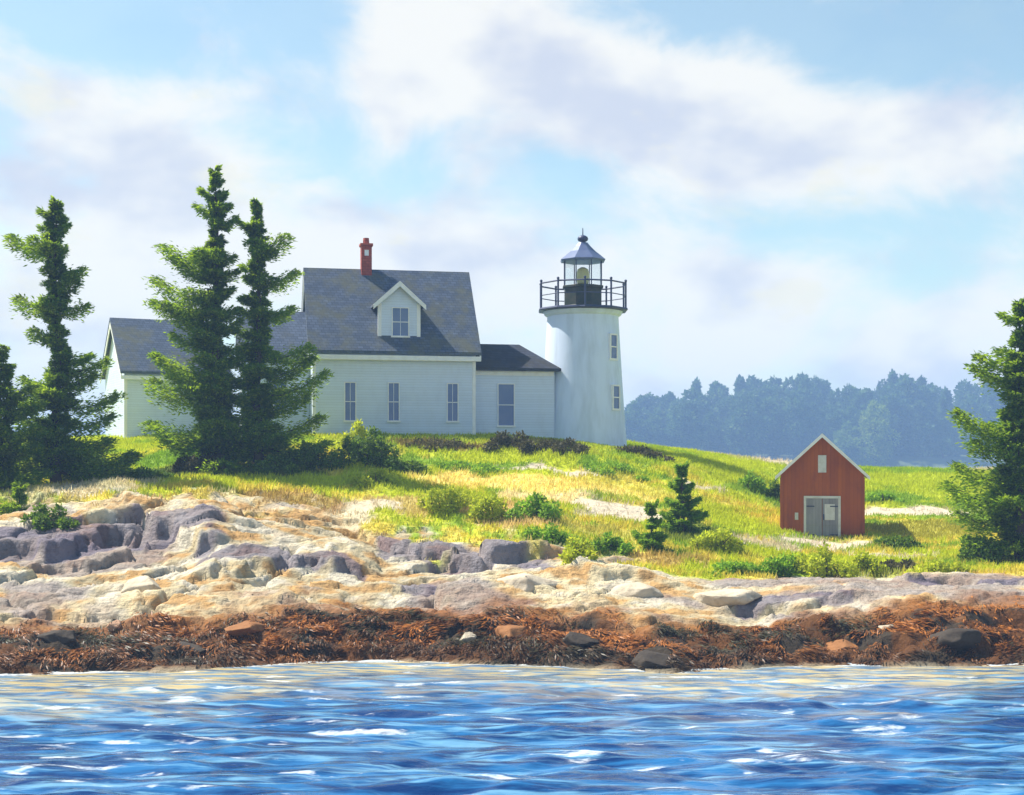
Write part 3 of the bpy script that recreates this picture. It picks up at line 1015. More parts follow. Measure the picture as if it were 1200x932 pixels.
for k in range(8):
    a = R(22.5 + 45 * k)
    mu = MB()
    mu.tube([(1.04 * math.cos(a), 1.04 * math.sin(a), gz0 - 0.02), (1.04 * math.cos(a), 1.04 * math.sin(a), gz1 + 0.02)], 0.032, 6)
    mu.build('glazing_bar', M['iron'], lt)
rf = MB(); rf.lathe([(0.98, gz1 - 0.03), (1.22, gz1 - 0.03), (1.26, gz1 + 0.05), (1.05, gz1 + 0.22), (0.70, gz1 + 0.50), (0.42, gz1 + 0.78), (0.25, gz1 + 0.98), (0.0, gz1 + 1.0)], 8, off=R(22.5))
rfo = rf.build('lantern_roof', M['copper'], lt)
vb = MB(); vb.lathe([(0.14, gz1 + 0.9), (0.14, gz1 + 1.02), (0.25, gz1 + 1.08), (0.29, gz1 + 1.18), (0.25, gz1 + 1.28), (0.12, gz1 + 1.36), (0.03, gz1 + 1.39), (0.02, gz1 + 1.75), (0.0, gz1 + 1.76)], 16)
vb.build('vent_ball', M['iron'], rfo, 0, 0.9)
ln = MB(); ln.lathe([(0.20, gz0 - 0.2), (0.20, gz0 + 0.05), (0.30, gz0 + 0.12), (0.36, gz0 + 0.40), (0.36, gz0 + 0.62), (0.28, gz0 + 0.88), (0.1, gz0 + 0.98), (0.0, gz0 + 1.0)], 20); ln.build('lens', M['lens'], lt, 0, 0.5)
# two windows high and low on the right-hand side
for (z0, z1) in ((zt - 2.55, zt - 1.35), (zt - 5.15, zt - 4.0)):
    a = R(-90 + 49)
    rad = rb + (rt - rb) * (((z0 + z1) / 2 / zt) ** 0.85)
    e = bpy.data.objects.new('window', None)
    f = MB()
    w2, t = 0.24, 0.08
    for (xa, xb, za, zb) in ((-w2 - t, -w2, z0, z1 + t), (w2, w2 + t, z0, z1 + t), (-w2, w2, z1, z1 + t), (-w2 - t - .04, w2 + t + .04, z0 - 0.1, z0), (-w2, w2, (z0 + z1) / 2 - .03, (z0 + z1) / 2 + .03)):
        f.box(xa, xb, -0.09, 0.25, za, zb)
    bpy.data.objects.remove(e)
    wo_ = f.build('window', M['trim'], lt)
    wo_.location = (rad * math.cos(a), rad * math.sin(a), 0)
    wo_.rotation_euler = (0, 0, a + R(90))
    g = MB(); g.box(-w2, w2, -0.05, 0.2, z0, z1); g.build('pane', M['pane'], wo_)

# red shed ---------------------------------------------------------------
SX, SY = (963.5 - 600) / FPX * 60, 60.0
SZ = 2.05
shed = thing('red_shed', 'small red board shed with white roof edges and grey door near the shore', 'shed', (SX, SY, SZ), R(-12.0))
hw, SE, SP, SD = 1.72, 2.85, 4.45, 4.6
s_ = MB()
s_.prism([(-hw, 0, -0.8), (hw, 0, -0.8), (hw, 0, SE), (0, 0, SP), (-hw, 0, SE)], (0, SD, 0))
s_.build('wall', M['red'], shed)
sr = MB(); sl_ = (SP - SE) / hw
st_ = MB()
for s in (-1, 1):
    xe, ze_ = s * (hw + 0.20), SE - 0.20 * sl_
    sr.prism([(0, -0.22, SP + 0.02), (xe, -0.22, ze_ + 0.02), (xe, -0.22, ze_ + 0.12), (0, -0.22, SP + 0.14)], (0, SD + 0.44, 0))
    st_ = MB()
    st_.prism([(0, -0.27, SP + 0.15), (xe + s * 0.03, -0.27, ze_ + 0.12), (xe + s * 0.03, -0.27, ze_ - 0.03), (0, -0.27, SP - 0.02)], (0, 0.045, 0))
    st_.build('rake_board', M['trim'], shed)
sr.build('roof', M['greytrim'], shed)
dx0, dx1, dz0, dz1 = -0.66, 0.66, 0.05, 1.86
df = MB()
df.box(dx0 - 0.1, dx0, -0.06, 0.02, dz0, dz1 + 0.1); df.box(dx1, dx1 + 0.1, -0.06, 0.02, dz0, dz1 + 0.1); df.box(dx0, dx1, -0.06, 0.02, dz1, dz1 + 0.1)
df.build('door_frame', M['greytrim'], shed)
for (xa, xb) in ((dx0, -0.012), (0.012, dx1)):
    door = board('door', shed, xa, xb, -0.035, 0.02, dz0, dz1, mat='greywood')
    for zz in (0.3, 1.5):
        board('hinge', door, xa + 0.01 if xa < -0.1 else xb - 0.34, xa + 0.34 if xa < -0.1 else xb - 0.01, -0.056, -0.034, zz, zz + 0.05, mat='iron')
    board('batten', door, xa + 0.03, xb - 0.03, -0.052, -0.034, 0.72, 0.84, mat='greywood')
board('door_panel', door, 0.10, dx1 - 0.14, -0.045, -0.03, 0.95, 1.62, mat='greytrim')
board('handle', door, 0.04, 0.08, -0.09, -0.03, 0.95, 1.2, mat='iron')
vt = MB(); vt.box(-0.17, 0.17, -0.045, 0.02, 2.95, 3.68); vt.build('gable_vent', M['greytrim'], shed)
pq = MB(); pq.box(-1.13, -0.99, -0.035, 0.01, 0.95, 1.25); pq.build('plaque', M['greytrim'], shed)
board('corner_board', shed, -hw - 0.025, -hw + 0.10, -0.028, 0.01, -0.3, SE - 0.12, mat='red')
board('corner_board', shed, hw - 0.10, hw + 0.025, -0.028, 0.01, -0.3, SE - 0.12, mat='red')
sill = MB(); sill.box(-0.9, 0.9, -0.75, -0.06, -0.5, 0.03); sill.build('door_step', M['stone'], shed, 0.02)


# ------------------------------------------------------------------ plants
def leaf_quads(P, Dv, Sv, ln, wd):
    """diamond leaves from base P along Dv with side vector Sv"""
    n = len(P)
    ln, wd = ln[:, None], wd[:, None]
    a = P
    b = P + Dv * ln * 0.45 + Sv * wd
    c = P + Dv * ln
    d = P + Dv * ln * 0.45 - Sv * wd
    V = np.stack([a, b, c, d], 1).reshape(-1, 3)
    F = np.arange(4 * n).reshape(n, 4)
    return V, F


def norm(a):
    return a / np.maximum(np.linalg.norm(a, axis=1, keepdims=True), 1e-6)


def leafy(name, V, F, wood, mat, root):
    """leaves and the twigs that carry them, one mesh with two materials"""
    wv = np.array(wood.v)
    wf = np.array(wood.polys) + len(V)
    o = mesh_np(name, np.concatenate([V, wv]), [F, wf], mat, root)
    o.data.materials.append(M['bark'])
    mi = np.zeros(len(o.data.polygons), dtype=np.int32)
    mi[len(F):] = 1
    o.data.polygons.foreach_set('material_index', mi)
    return o


def boughs_mesh(boughs, g, dens=230, lsz=0.30, thick=1.0):
    """boughs: (root, azimuth, length, rise, sag); returns foliage arrays and limb tubes"""
    Vs, Fs, off = [], [], 0
    limb = MB()
    for (root, azm, Lb, rise, sag) in boughs:
        root = np.array(root)
        d = np.array([math.cos(azm), math.sin(azm), 0.0])
        side = np.array([-math.sin(azm), math.cos(azm), 0.0])
        up = np.array([0, 0, 1.0])
        cur = lambda t: root + d * (t * Lb)[:, None] + up[None] * ((rise * t - sag * np.sin(t * math.pi * 0.85)) * Lb)[:, None]
        n = max(14, int(dens * Lb * (0.75 + 0.5 * g.random())))
        t = g.uniform(0.10, 1.0, n) ** 0.85
        W_ = (0.17 * Lb + 0.16 * min(1.0, Lb / 0.9)) * thick
        prof_ = np.clip(np.sin(np.clip(t, 0, 1) ** 1.15 * math.pi) * 0.85 + 0.22 * (1 - t) + 0.16, 0.14, 1)
        # foliage gathers on side twigs
        tw_ = (g.integers(0, max(3, int(5 * Lb)), n) * 2.399) % 1.0
        s = g.uniform(-1, 1, n)
        P = cur(t) + side[None] * (s * W_ * prof_)[:, None] + up[None] * (g.normal(0, 0.21, n) * W_ * prof_ - 0.10 * np.abs(s) * W_)[:, None] + d[None] * (np.abs(s) * W_ * 0.5 * tw_)[:, None]
        Dv = norm(d[None] * (0.75 + 0.2 * g.random((n, 1))) + side[None] * (s * 0.8)[:, None] + up[None] * (g.normal(0.05, 0.34, n))[:, None] + g.normal(0, 0.22, (n, 3)))
        Sv = norm(np.cross(Dv, up[None] + g.normal(0, 0.55, (n, 3))))
        ln = lsz * g.uniform(0.55, 1.2, n)
        V, F = leaf_quads(P, Dv, Sv, ln, ln * 0.17)
        Vs.append(V); Fs.append(F + off); off += len(V)
        tt = np.array([0, 0.35, 0.7, 0.95])
        pts = cur(tt)
        r0 = 0.014 * Lb + 0.012
        limb.tube([tuple(p) for p in pts], [r0, r0 * 0.75, r0 * 0.5, 0.006], 5, False)
    return np.concatenate(Vs), np.concatenate(Fs), limb


def spruce(name, label, px, Y, tip_py, base_py, rows, mat, seed, group=None, scale_l=0.21, dens=640, thick=1.75, lean=0.0, under=True, fill=1.0):
    """rows: (height on the tree in survey px, reach to the left px, reach to the right px)"""
    g = np.random.default_rng(seed)
    x = (px - 600) / FPX * Y
    zb = gz(x, Y) - 0.1
    ppm = FPX / Y
    H = EYE + (HOR - tip_py) / ppm - zb
    root = thing(name, label, 'tree', (x, Y, zb), 0, group)
    tk = MB()
    zz = np.linspace(-0.4, H, 14)
    cr = lambda z: (math.sin(z * 0.9 + seed) * 0.05 + lean * z / H, math.cos(z * 0.7 + seed) * 0.05)
    r0 = 0.017 * H + 0.03
    tk.tube([(cr(z)[0], cr(z)[1], z) for z in zz], [max(0.012, r0 * (1 - max(z, 0) / H) ** 0.9 * (1.35 if z < 0.1 else 1)) for z in zz], 9)
    tk.build('trunk', M['bark'], root, 0, 0.8)
    B = []
    rws = sorted(rows)
    hz_ = np.array([EYE + (HOR - r[0]) / ppm - zb for r in rws])
    lf, rt_ = np.array([r[1] / ppm for r in rws]), np.array([r[2] / ppm for r in rws])
    def reach(a, l, r):
        c = math.cos(a)
        m_ = 0.5 * (l + r)
        return (r if c > 0 else l) * abs(c) + m_ * (1 - abs(c)) * 0.95
    def open_(v):
        q = np.concatenate([[0], v, [0]])
        return v >= 0.62 * np.maximum(q[:-2], q[2:])
    okl, okr = open_(lf), open_(rt_)
    for k, (z, l, r) in enumerate(zip(hz_, lf, rt_)):
        fr = max(0.0, min(1.0, z / H))
        for a0 in (0.0, math.pi):
            LL = r if a0 == 0 else l
            if LL > 0.08 and (okr if a0 == 0 else okl)[k]:
                a = a0 + g.normal(0, 0.22)
                B.append(((*cr(z), z - 0.12 * LL + g.normal(0, 0.10)), a, LL * g.uniform(1.0, 1.1), 0.20 + 0.42 * fr + g.normal(0, 0.10), 0.14 + 0.12 * (1 - fr)))
        for j in range(3):
            a = g.choice([-1, 1]) * math.pi / 2 + g.normal(0, 0.45)
            LL = reach(a, l, r) * g.uniform(0.4, 0.9)
            if LL > 0.08:
                zj = z + g.normal(0, 0.12)
                B.append(((*cr(zj), zj - 0.1 * LL), a, LL, 0.10 + 0.30 * fr + g.normal(0, 0.08), 0.12))
    # shorter inner growth between the big boughs
    z = 0.07 * H if under else 0.12 * H
    while z < H * 0.99:
        l, r = np.interp(z, hz_[::-1], lf[::-1]), np.interp(z, hz_[::-1], rt_[::-1])
        for j in range(4):
            a = g.uniform(0, 2 * math.pi)
            LL = max(0.10, reach(a, l, r) * g.uniform(0.14, 0.40) * fill)
            B.append(((*cr(z), z), a, LL, 0.10 + 0.35 * z / H, 0.10))
        z += g.uniform(0.24, 0.42) * (1 - 0.5 * z / H)
    for j in range(5):  # leader
        B.append(((*cr(H * 0.96), H - 0.45 + 0.08 * j), g.uniform(0, 6.28), 0.16, 1.4, 0.0))
    V, F, limb = boughs_mesh(B, g, dens, scale_l, thick)
    nb = len(V)
    leafy('crown', V, F, limb, mat, root)
    return root


ROW_A = [(252, 18, 8), (268, 26, 12), (292, 50, 16), (318, 14, 30), (340, 20, 26), (362, 48, 34), (392, 30, 20), (415, 18, 34), (432, 22, 52), (452, 36, 40), (466, 40, 62), (490, 46, 56), (508, 62, 64), (528, 58, 78), (542, 64, 84)]
ROW_B = [(212, 6, 7), (228, 16, 10), (246, 22, 14), (262, 12, 20), (284, 24, 10), (302, 60, 18), (322, 44, 22), (344, 68, 18), (364, 66, 26), (384, 44, 30), (404, 46, 34), (424, 62, 30), (440, 52, 40), (458, 82, 46), (476, 50, 52), (496, 74, 60), (512, 56, 62), (530, 44, 80), (542, 52, 66)]
ROW_C = [(252, 8, 6), (270, 18, 18), (290, 10, 40), (312, 16, 22), (330, 14, 42), (350, 18, 24), (366, 20, 34), (392, 26, 30), (412, 22, 56), (432, 18, 58), (452, 24, 72), (470, 26, 58), (492, 30, 66), (512, 24, 74), (530, 28, 64)]
ROW_D = [(374, 20, 16), (396, 18, 20), (420, 42, 30), (446, 46, 36), (470, 38, 40), (500, 70, 48), (524, 58, 52), (548, 70, 56), (578, 80, 62), (602, 64, 66), (628, 56, 66), (652, 48, 64)]
ROW_E = [(420, 10, 10), (436, 24, 22), (456, 30, 36), (480, 36, 40), (504, 44, 44), (528, 52, 40), (552, 48, 44), (578, 50, 46)]
spruce('spruce_tree', 'tall slender dark spruce with ragged boughs standing left of the white outbuilding', 66, 59, 236, 550, ROW_A, M['spruce'], 3)
spruce('spruce_tree', 'tallest dark spruce with broad boughs in front of the white outbuilding', 253, 62, 198, 550, ROW_B, M['spruce'], 5)
spruce('spruce_tree', 'thinner dark spruce crowded against the right side of the tallest spruce', 302, 62.6, 238, 550, ROW_C, M['spruce'], 8)
spruce('spruce_tree', 'dark spruce cut by the right edge of the picture, beyond the red shed', 1196, 52, 352, 674, ROW_D, M['spruce'], 11)
spruce('spruce_tree', 'bushy dark spruce cut by the left edge of the picture', 2, 57, 408, 590, ROW_E, M['spruce'], 14)
spruce('spruce_tree', 'low ragged young spruce at the far left above the rocks', 24, 53, 568, 620,
       [(580, 14, 12), (594, 24, 26), (606, 26, 30), (616, 24, 34)], M['spruce'], 17, dens=330, scale_l=0.2)
spruce('young_spruce', 'young green spruce, the taller of two left of the red shed', 800, 55, 545, 628,
       [(560, 7, 6), (574, 12, 12), (588, 17, 18), (602, 21, 25), (616, 24, 27), (626, 20, 24)], M['spruce2'], 21, dens=900, scale_l=0.17, thick=1.5, fill=1.9)
spruce('young_spruce', 'small dark green spruce, the lower of two left of the red shed', 765, 51, 590, 655,
       [(604, 5, 5), (616, 11, 9), (628, 18, 14), (640, 25, 19), (650, 24, 20)], M['spruce2'], 23, dens=1000, scale_l=0.15, thick=1.5, fill=1.9)


def shrub(label, px, py, wpx, hpx, mat, seed, name='shrub', lobes=6, group=None, cat='shrub', lsz=0.15):
    g = np.random.default_rng(seed)
    x, y = hit(px, py)
    ppm = FPX / y
    Wd, H = wpx / ppm, hpx / ppm
    root = thing(name, label, cat, (x, y, gz(x, y) - 0.05), 0, group)
    Vs, Fs, off = [], [], 0
    stem = MB()
    nl = max(4, int(lobes * max(1.0, Wd / 2.2)))
    for k in range(nl):
        u = (k + 0.5 + g.normal(0, 0.3)) / nl * 2 - 1
        c = np.array([u * Wd * 0.42, g.uniform(-0.32, 0.32) * min(Wd, 2.2), 0])
        hh = H * (1 - 0.55 * u * u) * g.uniform(0.62, 1.0)
        lx, lz = max(0.22, Wd / nl * g.uniform(0.75, 1.15)), hh * 0.55
        cg = gz(x + c[0], y + c[1]) - gz(x, y)
        n = int(np.clip(1500 * lx * (lz + 0.25), 200, 1500))
        dv = norm(g.normal(0, 1, (n, 3)))
        rr_ = g.uniform(0.25, 1.0, n) ** 0.5
        P = np.array([c[0], c[1], cg + hh * 0.52])[None] + dv * rr_[:, None] * np.array([lx, lx * 0.9, lz])[None]
        P[:, 2] = np.maximum(P[:, 2], cg + 0.0)
        Dv = norm(dv * 0.5 + np.array([0, 0, 0.25])[None] + g.normal(0, 0.8, (n, 3)))
        Sv = norm(np.cross(Dv, dv + np.array([0, 0, 0.8])[None] + g.normal(0, 0.45, (n, 3))))
        ln = lsz * g.uniform(0.6, 1.25, n)
        V, F = leaf_quads(P, Dv, Sv, ln, ln * 0.30)
        Vs.append(V); Fs.append(F + off); off += len(V)
        for j in range(3):
            stem.tube([(c[0] * 0.8, c[1] * 0.8, cg - 0.1), (c[0], c[1], cg + hh * 0.4), (c[0] + g.normal(0, lx * .4), c[1] + g.normal(0, .2), cg + hh * 0.8)], [0.03, 0.02, 0.006], 5, False)
    leafy('foliage', np.concatenate(Vs), np.concatenate(Fs), stem, mat, root)
    ms_ = MB()
    ms_.tube([(0, 0, -0.15), (0.03, 0, H * 0.3), (0, 0.02, H * 0.7)], [0.05, 0.035, 0.012], 6)
    ms_.build('stem', M['bark'], root)
    return root


SH = [
    ('dark rounded bush with lime-tipped top in front of the house wall', 430, 546, 88, 46, 'shrubdark'),
    ('dark leafy bush filling the gap between the tall spruces and the house', 372, 550, 62, 40, 'shrubdark'),
    ('lime green bush peeping over the dark bush by the house corner', 420, 536, 46, 46, 'shrublime'),
    ('low dark bush trailing right of the rounded bush below the house', 476, 552, 50, 18, 'shrubdark'),
    ('olive scrub at the foot of the tallest spruce', 232, 556, 70, 26, 'shrubbrown'),
    ('green bush at the foot of the thinner spruce', 322, 556, 60, 26, 'shrubdark'),
    ('dark green bush at the foot of the slender left spruce', 96, 558, 80, 36, 'shrubdark'),
    ('low dark bush right of the slender left spruce, before the lawn', 168, 566, 84, 18, 'shrubdark'),
    ('dense dark olive bush under the tall window of the passage', 600, 526, 76, 22, 'shrubbrown'),
    ('low brown-green bush between passage and lighthouse foot', 660, 529, 62, 16, 'shrubbrown'),
    ('low brown scrub strip along the base of the house wall', 515, 524, 90, 10, 'shrubbrown'),
    ('low reddish-brown scrub at the right foot of the lighthouse', 752, 534, 66, 14, 'shrubbrown'),
    ('yellow-green bush, left end of the scalloped row in mid meadow', 520, 612, 58, 40, 'shrublime'),
    ('yellow-green bush, middle of the scalloped row in mid meadow', 572, 618, 46, 40, 'shrublime'),
    ('green low bush, right end of the scalloped row in mid meadow', 628, 618, 66, 32, 'shrubgreen'),
    ('small lime bush on the meadow edge below the house', 440, 574, 60, 20, 'shrublime'),
    ('low green bush creeping over the top of the pale rock', 648, 645, 60, 20, 'shrubgreen'),
    ('bright green pointed bush just left of the small dark spruce', 716, 646, 46, 26, 'shrubgreen'),
    ('yellow-green tuft hanging over the pale rock edge', 678, 672, 34, 40, 'shrublime'),
    ('small round green bush on the hill left of the shed', 884, 577, 32, 24, 'shrubgreen'),
    ('olive bush close to the left wall of the shed', 912, 584, 30, 26, 'shrubdark'),
    ('lime spreading bush right of the taller young spruce', 840, 646, 66, 30, 'shrublime'),
    ('low green bush on the rock edge left of the shed path', 862, 670, 66, 22, 'shrubgreen'),
    ('bright green bush in front of the left shed corner', 912, 668, 56, 28, 'shrubgreen'),
    ('large lime bush in front of the shed door', 968, 672, 66, 36, 'shrublime'),
    ('lime bush in front of the right shed corner', 1016, 670, 50, 28, 'shrublime'),
    ('olive-brown low bush on the rock edge right of the shed', 1052, 668, 50, 18, 'shrubbrown'),
    ('low lime bush on the rock edge near the right spruce', 1100, 674, 72, 22, 'shrublime'),
    ('dark bush in the shade beside the right shed wall', 1052, 642, 58, 18, 'shrubdark'),
    ('green bush behind the right side of the shed', 1034, 590, 44, 16, 'shrubgreen'),
    ('green bush at the left foot of the right edge spruce', 1146, 660, 56, 40, 'shrubdark'),
    ('low green bush on the lawn edge below the lighthouse', 722, 556, 90, 10, 'shrubgreen'),
    ('low green bush on the lawn below the passage', 550, 552, 90, 10, 'shrubgreen'),
    ('dark tussock bush above the rocks at the far left', 60, 628, 60, 26, 'shrubdark'),
]
for i, (lb, px, py, w, h, mk) in enumerate(SH):
    shrub(lb, px, py, w, h, M[mk], 100 + i, lsz=0.15 if h > 12 else 0.11)


# broadleaf trees --------------------------------------------------------
def broadleaf_parts(root, H, Wd, mat, seed, n_leaf, lsz, lobes=9, pointed=0.0):
    g = np.random.default_rng(seed)
    tk = MB()
    tk.tube([(0, 0, -0.8), (0.02 * H, 0, H * 0.3), (0, 0.01 * H, H * 0.6), (0.01 * H, 0, H * 0.85)], [0.022 * H, 0.016 * H, 0.010 * H, 0.004 * H], 7)
    Vs, Fs, off = [], [], 0
    for k in range(lobes):
        t = (k + 0.5) / lobes
        zc = H * (0.10 + 0.78 * t)
        sp = (math.sin(t * 2.35 + 0.45) if pointed < 0.5 else (1.05 - t)) * Wd * 0.5
        a = k * 2.4 + g.uniform(0, 1)
        c = np.array([math.cos(a) * sp * 0.55, math.sin(a) * sp * 0.55, zc])
        rx = max(0.10 * Wd, sp * g.uniform(0.55, 0.8))
        rz = H * 0.14 * g.uniform(0.8, 1.2)
        tk.tube([(0, 0, zc * 0.75), tuple(c)], [0.008 * H, 0.003 * H], 5, False)
        n = n_leaf // lobes
        dv = norm(g.normal(0, 1, (n, 3)))
        rr_ = g.uniform(0.3, 1.0, n) ** 0.5
        P = c[None] + dv * rr_[:, None] * np.array([rx, rx, rz])[None]
        Dv = norm(dv + g.normal(0, 0.6, (n, 3)))
        Sv = norm(np.cross(Dv, dv + np.array([0, 0, 0.6])[None] + g.normal(0, 0.5, (n, 3))))
        ln = lsz * g.uniform(0.6, 1.3, n)
        V, F = leaf_quads(P, Dv, Sv, ln, ln * 0.33)
        Vs.append(V); Fs.append(F + off); off += len(V)
    tk.build('trunk', M['bark'], root)
    mesh_np('crown', np.concatenate(Vs), np.concatenate(Fs), mat, root)


for (lb, px, Y, top, wpx, mk, sd) in (('yellow-green tree at the front of the far wood, just right of the shed roof', 1026, 556, 470, 46, 'farlime', 301),
                                     ('olive green tree at the front of the far wood, touching the shed roof', 994, 560, 496, 36, 'farolive', 302)):
    x = (px - 600) / FPX * Y
    zb = 2.0
    H = EYE + (HOR - top) / FPX * Y - zb
    tr_ = thing('broadleaf_tree', lb, 'tree', (x, Y, zb))
    broadleaf_parts(tr_, H, wpx / FPX * Y, M[mk], sd, 5200, 1.1, 12)

# far wood across the water: one tree of each habit, then copies
FARGROUP = 'trees of the far wood across the water'
PROTO = []
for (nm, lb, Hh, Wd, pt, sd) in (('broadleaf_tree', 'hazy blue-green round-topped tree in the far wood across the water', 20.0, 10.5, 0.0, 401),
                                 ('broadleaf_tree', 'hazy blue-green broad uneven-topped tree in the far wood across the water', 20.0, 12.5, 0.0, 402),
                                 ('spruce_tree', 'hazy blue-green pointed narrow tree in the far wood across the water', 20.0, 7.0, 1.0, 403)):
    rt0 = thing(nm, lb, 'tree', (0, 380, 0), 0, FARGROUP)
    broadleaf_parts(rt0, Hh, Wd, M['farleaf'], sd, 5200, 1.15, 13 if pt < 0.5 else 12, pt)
    PROTO.append((rt0, lb))


def copy_tree(root):
    c = root.copy()
    COL.objects.link(c)
    for ch_ in list(root.children):
        d = ch_.copy()
        COL.objects.link(d)
        d.parent = c
    return c


TOPS = [(735, 462), (760, 463), (790, 460), (815, 446), (840, 452), (862, 450), (884, 440), (905, 446), (928, 434), (950, 446), (972, 448), (1000, 452),
        (1025, 448), (1046, 432), (1064, 452), (1082, 440), (1104, 446), (1128, 450), (1150, 452), (1180, 450), (1215, 455), (1260, 450), (1310, 455), (1360, 452)]
gg = np.random.default_rng(77)
used = [False] * 3
for row, (Y, dpy) in enumerate(((572, 26), (602, 10), (635, 0))):
    for i, (px, py) in enumerate(TOPS):
        px2 = px + gg.normal(0, 6) + (12 if row == 1 else 0)
        if 600 + FPX * 60 / Y > px2 + 30 and px2 < 700:
            continue
        k = 2 if (px in (1046, 815, 1082) and row == 2) or gg.random() < 0.18 else int(gg.integers(0, 2))
        x = (px2 - 600) / FPX * Y
        zb = float(far_fn(np.array([x]), np.array([float(Y)]))[0][0]) - 0.3
        Hh = EYE + (HOR - (py + dpy + gg.normal(0, 4))) / FPX * Y - zb
        if k == 2:
            Hh *= 1.04
        o = PROTO[k][0] if not used[k] else copy_tree(PROTO[k][0])
        used[k] = True
        o.location = (x, Y + gg.normal(0, 3), zb)
        o.rotation_euler = (0, 0, gg.uniform(0, 6.28))
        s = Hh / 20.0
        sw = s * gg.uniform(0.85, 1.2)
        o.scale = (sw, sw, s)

# ------------------------------------------------------------------ grass on the meadow
def grass():
    g = np.random.default_rng(9)
    n = 150000
    x = g.uniform(-34, 34, n)
    y = g.uniform(47, 92, n)
    keep = (np.abs(600 + FPX * x / y - 600) < 760)
    x, y = x[keep], y[keep]
    z, zone = height(x, y)
    c, gm_ = ground_tint(x, y, z, zone)
    bright = c[:, 0] > 0.7
    sandy = (c[:, 2] > 0.36)
    p = gm_ * np.where(sandy, 0.10, np.where(bright, 0.7, 1.0)) * (0.35 + 0.9 * fbm(x * 0.5, y * 0.5, 3, 111))
    p *= np.where((zone > 9.5), 0.4, 1)
    k = g.random(len(x)) < p
    x, y, z, c = x[k], y[k], z[k], c[k]
    m_ = 4
    x, y, z, c = np.repeat(x, m_), np.repeat(y, m_), np.repeat(z, m_), np.repeat(c, m_, 0)
    n = len(x)
    P = np.stack([x + g.normal(0, 0.09, n), y + g.normal(0, 0.09, n), z - 0.03], 1)
    Dv = norm(np.stack([g.normal(0.12, 0.35, n), g.normal(0, 0.35, n), np.ones(n)], 1))
    Sv = norm(np.cross(Dv, np.stack([g.normal(0, 1, n), g.normal(0, 1, n), np.zeros(n)], 1)))
    h = g.uniform(0.10, 0.28, n) * (0.7 + 0.8 * fbm(x * 0.3, y * 0.3, 2, 113))
    V, F = leaf_quads(P, Dv, Sv, h, np.full(n, 0.022))
    cc = np.clip(c * g.uniform(0.75, 1.25, (n, 1)), 0, 1)
    o = mesh_np('grass', V, F, M['blade'], None, False, np.repeat(cc, 4, 0))
    tag(o, 'yellow-green and straw meadow grass over the island slope', 'grass', kind='stuff')


grass()


# ------------------------------------------------------------------ rockweed on the foreshore
def rockweed():
    g = np.random.default_rng(19)
    n = 210000
    x = g.uniform(-19, 19, n)
    y = g.uniform(36, 46, n)
    z, zone = height(x, y)
    tl = zone + (fbm(x * 0.8, y * 0.8, 4, 95) - 0.5) * 1.1
    patch = fbm(x * 1.3, y * 1.3, 3, 121)
    p = sstep(1.9, 2.2, zone) * (1 - sstep(3.3, 4.0, tl)) * sstep(0.30, 0.46, patch)
    k = g.random(n) < p
    x, y, z, tl = x[k], y[k], z[k], tl[k]
    n = len(x)
    hue = fbm(x * 0.7, y * 0.9, 3, 127) + g.normal(0, 0.08, n)
    c = np.tile(np.array((0.17, 0.058, 0.010)), (n, 1))
    f = sstep(0.50, 0.62, hue)[:, None]
    c = c * (1 - f) + np.array((0.42, 0.145, 0.018)) * f
    f = (1 - sstep(0.36, 0.46, hue))[:, None]
    c = c * (1 - f) + np.array((0.055, 0.048, 0.014)) * f
    f = ((1 - sstep(2.0, 2.9, tl)) * 0.75)[:, None]
    c = c * (1 - f) + np.array((0.060, 0.034, 0.014)) * f
    P = np.stack([x, y, z + g.uniform(0.0, 0.10, n)], 1)
    sway = (fbm(x * 1.1, y * 1.1, 3, 129) - 0.5) * 5.0
    Dv = norm(np.stack([sway + g.normal(0, 0.22, n), g.normal(-0.75, 0.22, n), g.normal(-0.22, 0.22, n)], 1))
    Sv = norm(np.cross(Dv, np.stack([g.normal(0, .4, n), g.normal(0, .4, n), np.ones(n)], 1)))
    h = g.uniform(0.10, 0.28, n)
    V, F = leaf_quads(P, Dv, Sv, h, h * 0.085)
    c = c * g.uniform(0.7, 1.3, (n, 1))
    o = mesh_np('rockweed', V, F, M['weed'], None, False, np.repeat(c, 4, 0))
    tag(o, 'rust-brown rockweed draped over the tidal foreshore', 'seaweed', kind='stuff')


rockweed()


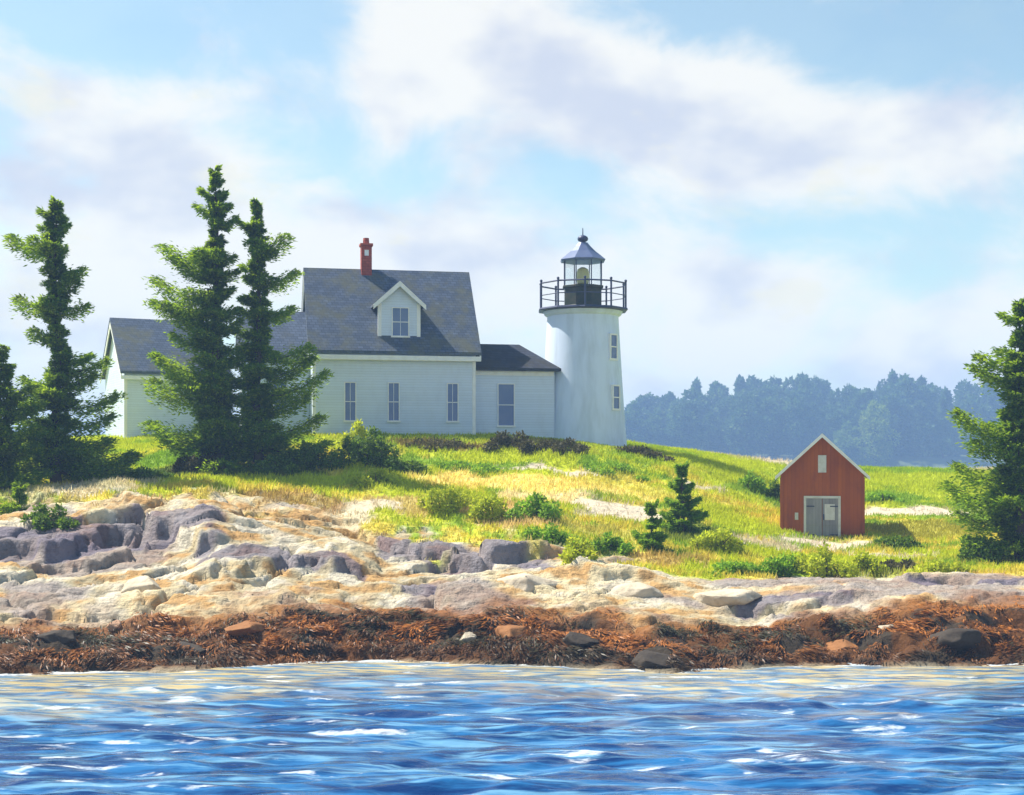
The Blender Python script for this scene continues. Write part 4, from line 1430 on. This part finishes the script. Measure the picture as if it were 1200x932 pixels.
# ------------------------------------------------------------------ boulders
def boulder(label, px, py, wpx, hpx, col, seed):
    g = np.random.default_rng(seed)
    import bmesh
    x, y = hit(px, py)
    ppm = FPX / y
    bm = bmesh.new()
    bmesh.ops.create_icosphere(bm, subdivisions=4, radius=1.0)
    V = np.array([v.co[:] for v in bm.verts])
    F = np.array([[v.index for v in f.verts] for f in bm.faces])
    bm.free()
    # chip flat faces off a ball
    for k in range(26):
        nrm = g.normal(0, 1, 3)
        nrm /= np.linalg.norm(nrm)
        d = g.uniform(0.52, 0.80)
        s = V @ nrm
        V = V - np.clip(s - d, 0, None)[:, None] * nrm[None] * 0.98
    V += (fbm(V[:, 0] * 3 + seed, V[:, 1] * 3 + V[:, 2] * 2, 3, seed) - 0.5)[:, None] * V * 0.16
    V *= np.array([wpx / ppm / 2 * 1.15, wpx / ppm / 2 * g.uniform(0.7, 1.0), hpx / ppm * 0.62])[None]
    n = fbm(V[:, 0] * 2 + seed, V[:, 2] * 3 + V[:, 1], 3, seed)
    c = np.array(col)[None] * (0.75 + 0.5 * n)[:, None]
    o = mesh_np('boulder', V, F, M['rock'], None, False, c)
    o.location = (x, y, gz(x, y) - hpx / ppm * 0.06)
    o.rotation_euler = (0, 0, g.uniform(-0.4, 0.4))
    tag(o, label, 'boulder', 'boulders on the shore ledge')


CR, GY, RU, DK = (0.55, 0.46, 0.33), (0.27, 0.24, 0.24), (0.30, 0.13, 0.045), (0.055, 0.042, 0.03)
BO = [
    ('cream boulder on the ledge left of the middle rocks', 170, 690, 56, 26, CR),
    ('wide cream slab boulder in the middle of the rocks', 620, 690, 88, 34, CR),
    ('pale boulder on the rocks below the two small spruces', 742, 690, 76, 34, CR),
    ('long cream boulder below the shed, above the rust band', 850, 706, 90, 26, CR),
    ('weed-dark boulder at the waterline below the two small spruces', 770, 776, 84, 34, DK),
    ('dark boulder in the weed band at the left', 70, 762, 60, 26, DK),
    ('rust boulder in the weed band below the tall spruces', 290, 744, 54, 22, RU),
    ('dark olive boulder in the weed band left of centre', 215, 757, 66, 30, DK),
    ('rust boulder in the weed band at the middle', 600, 745, 50, 24, RU),
    ('dark boulder in the weed band right of the middle', 680, 760, 56, 24, DK),
    ('pale stone caught in the weed band at the middle', 548, 752, 22, 16, CR),
    ('rust boulder in the weed band below the shed', 985, 748, 60, 24, RU),
    ('dark boulder in the weed band near the right edge', 1120, 755, 76, 28, DK),
    ('pale stone in the weed band right of the shed', 1040, 740, 24, 12, CR),
    ('small pink-tan stone at the top of the left weed band', 135, 742, 26, 14, (0.52, 0.30, 0.18)),
]
for i, (lb, px, py, w, h, c) in enumerate(BO):
    boulder(lb, px, py, w, h, c, 500 + i)
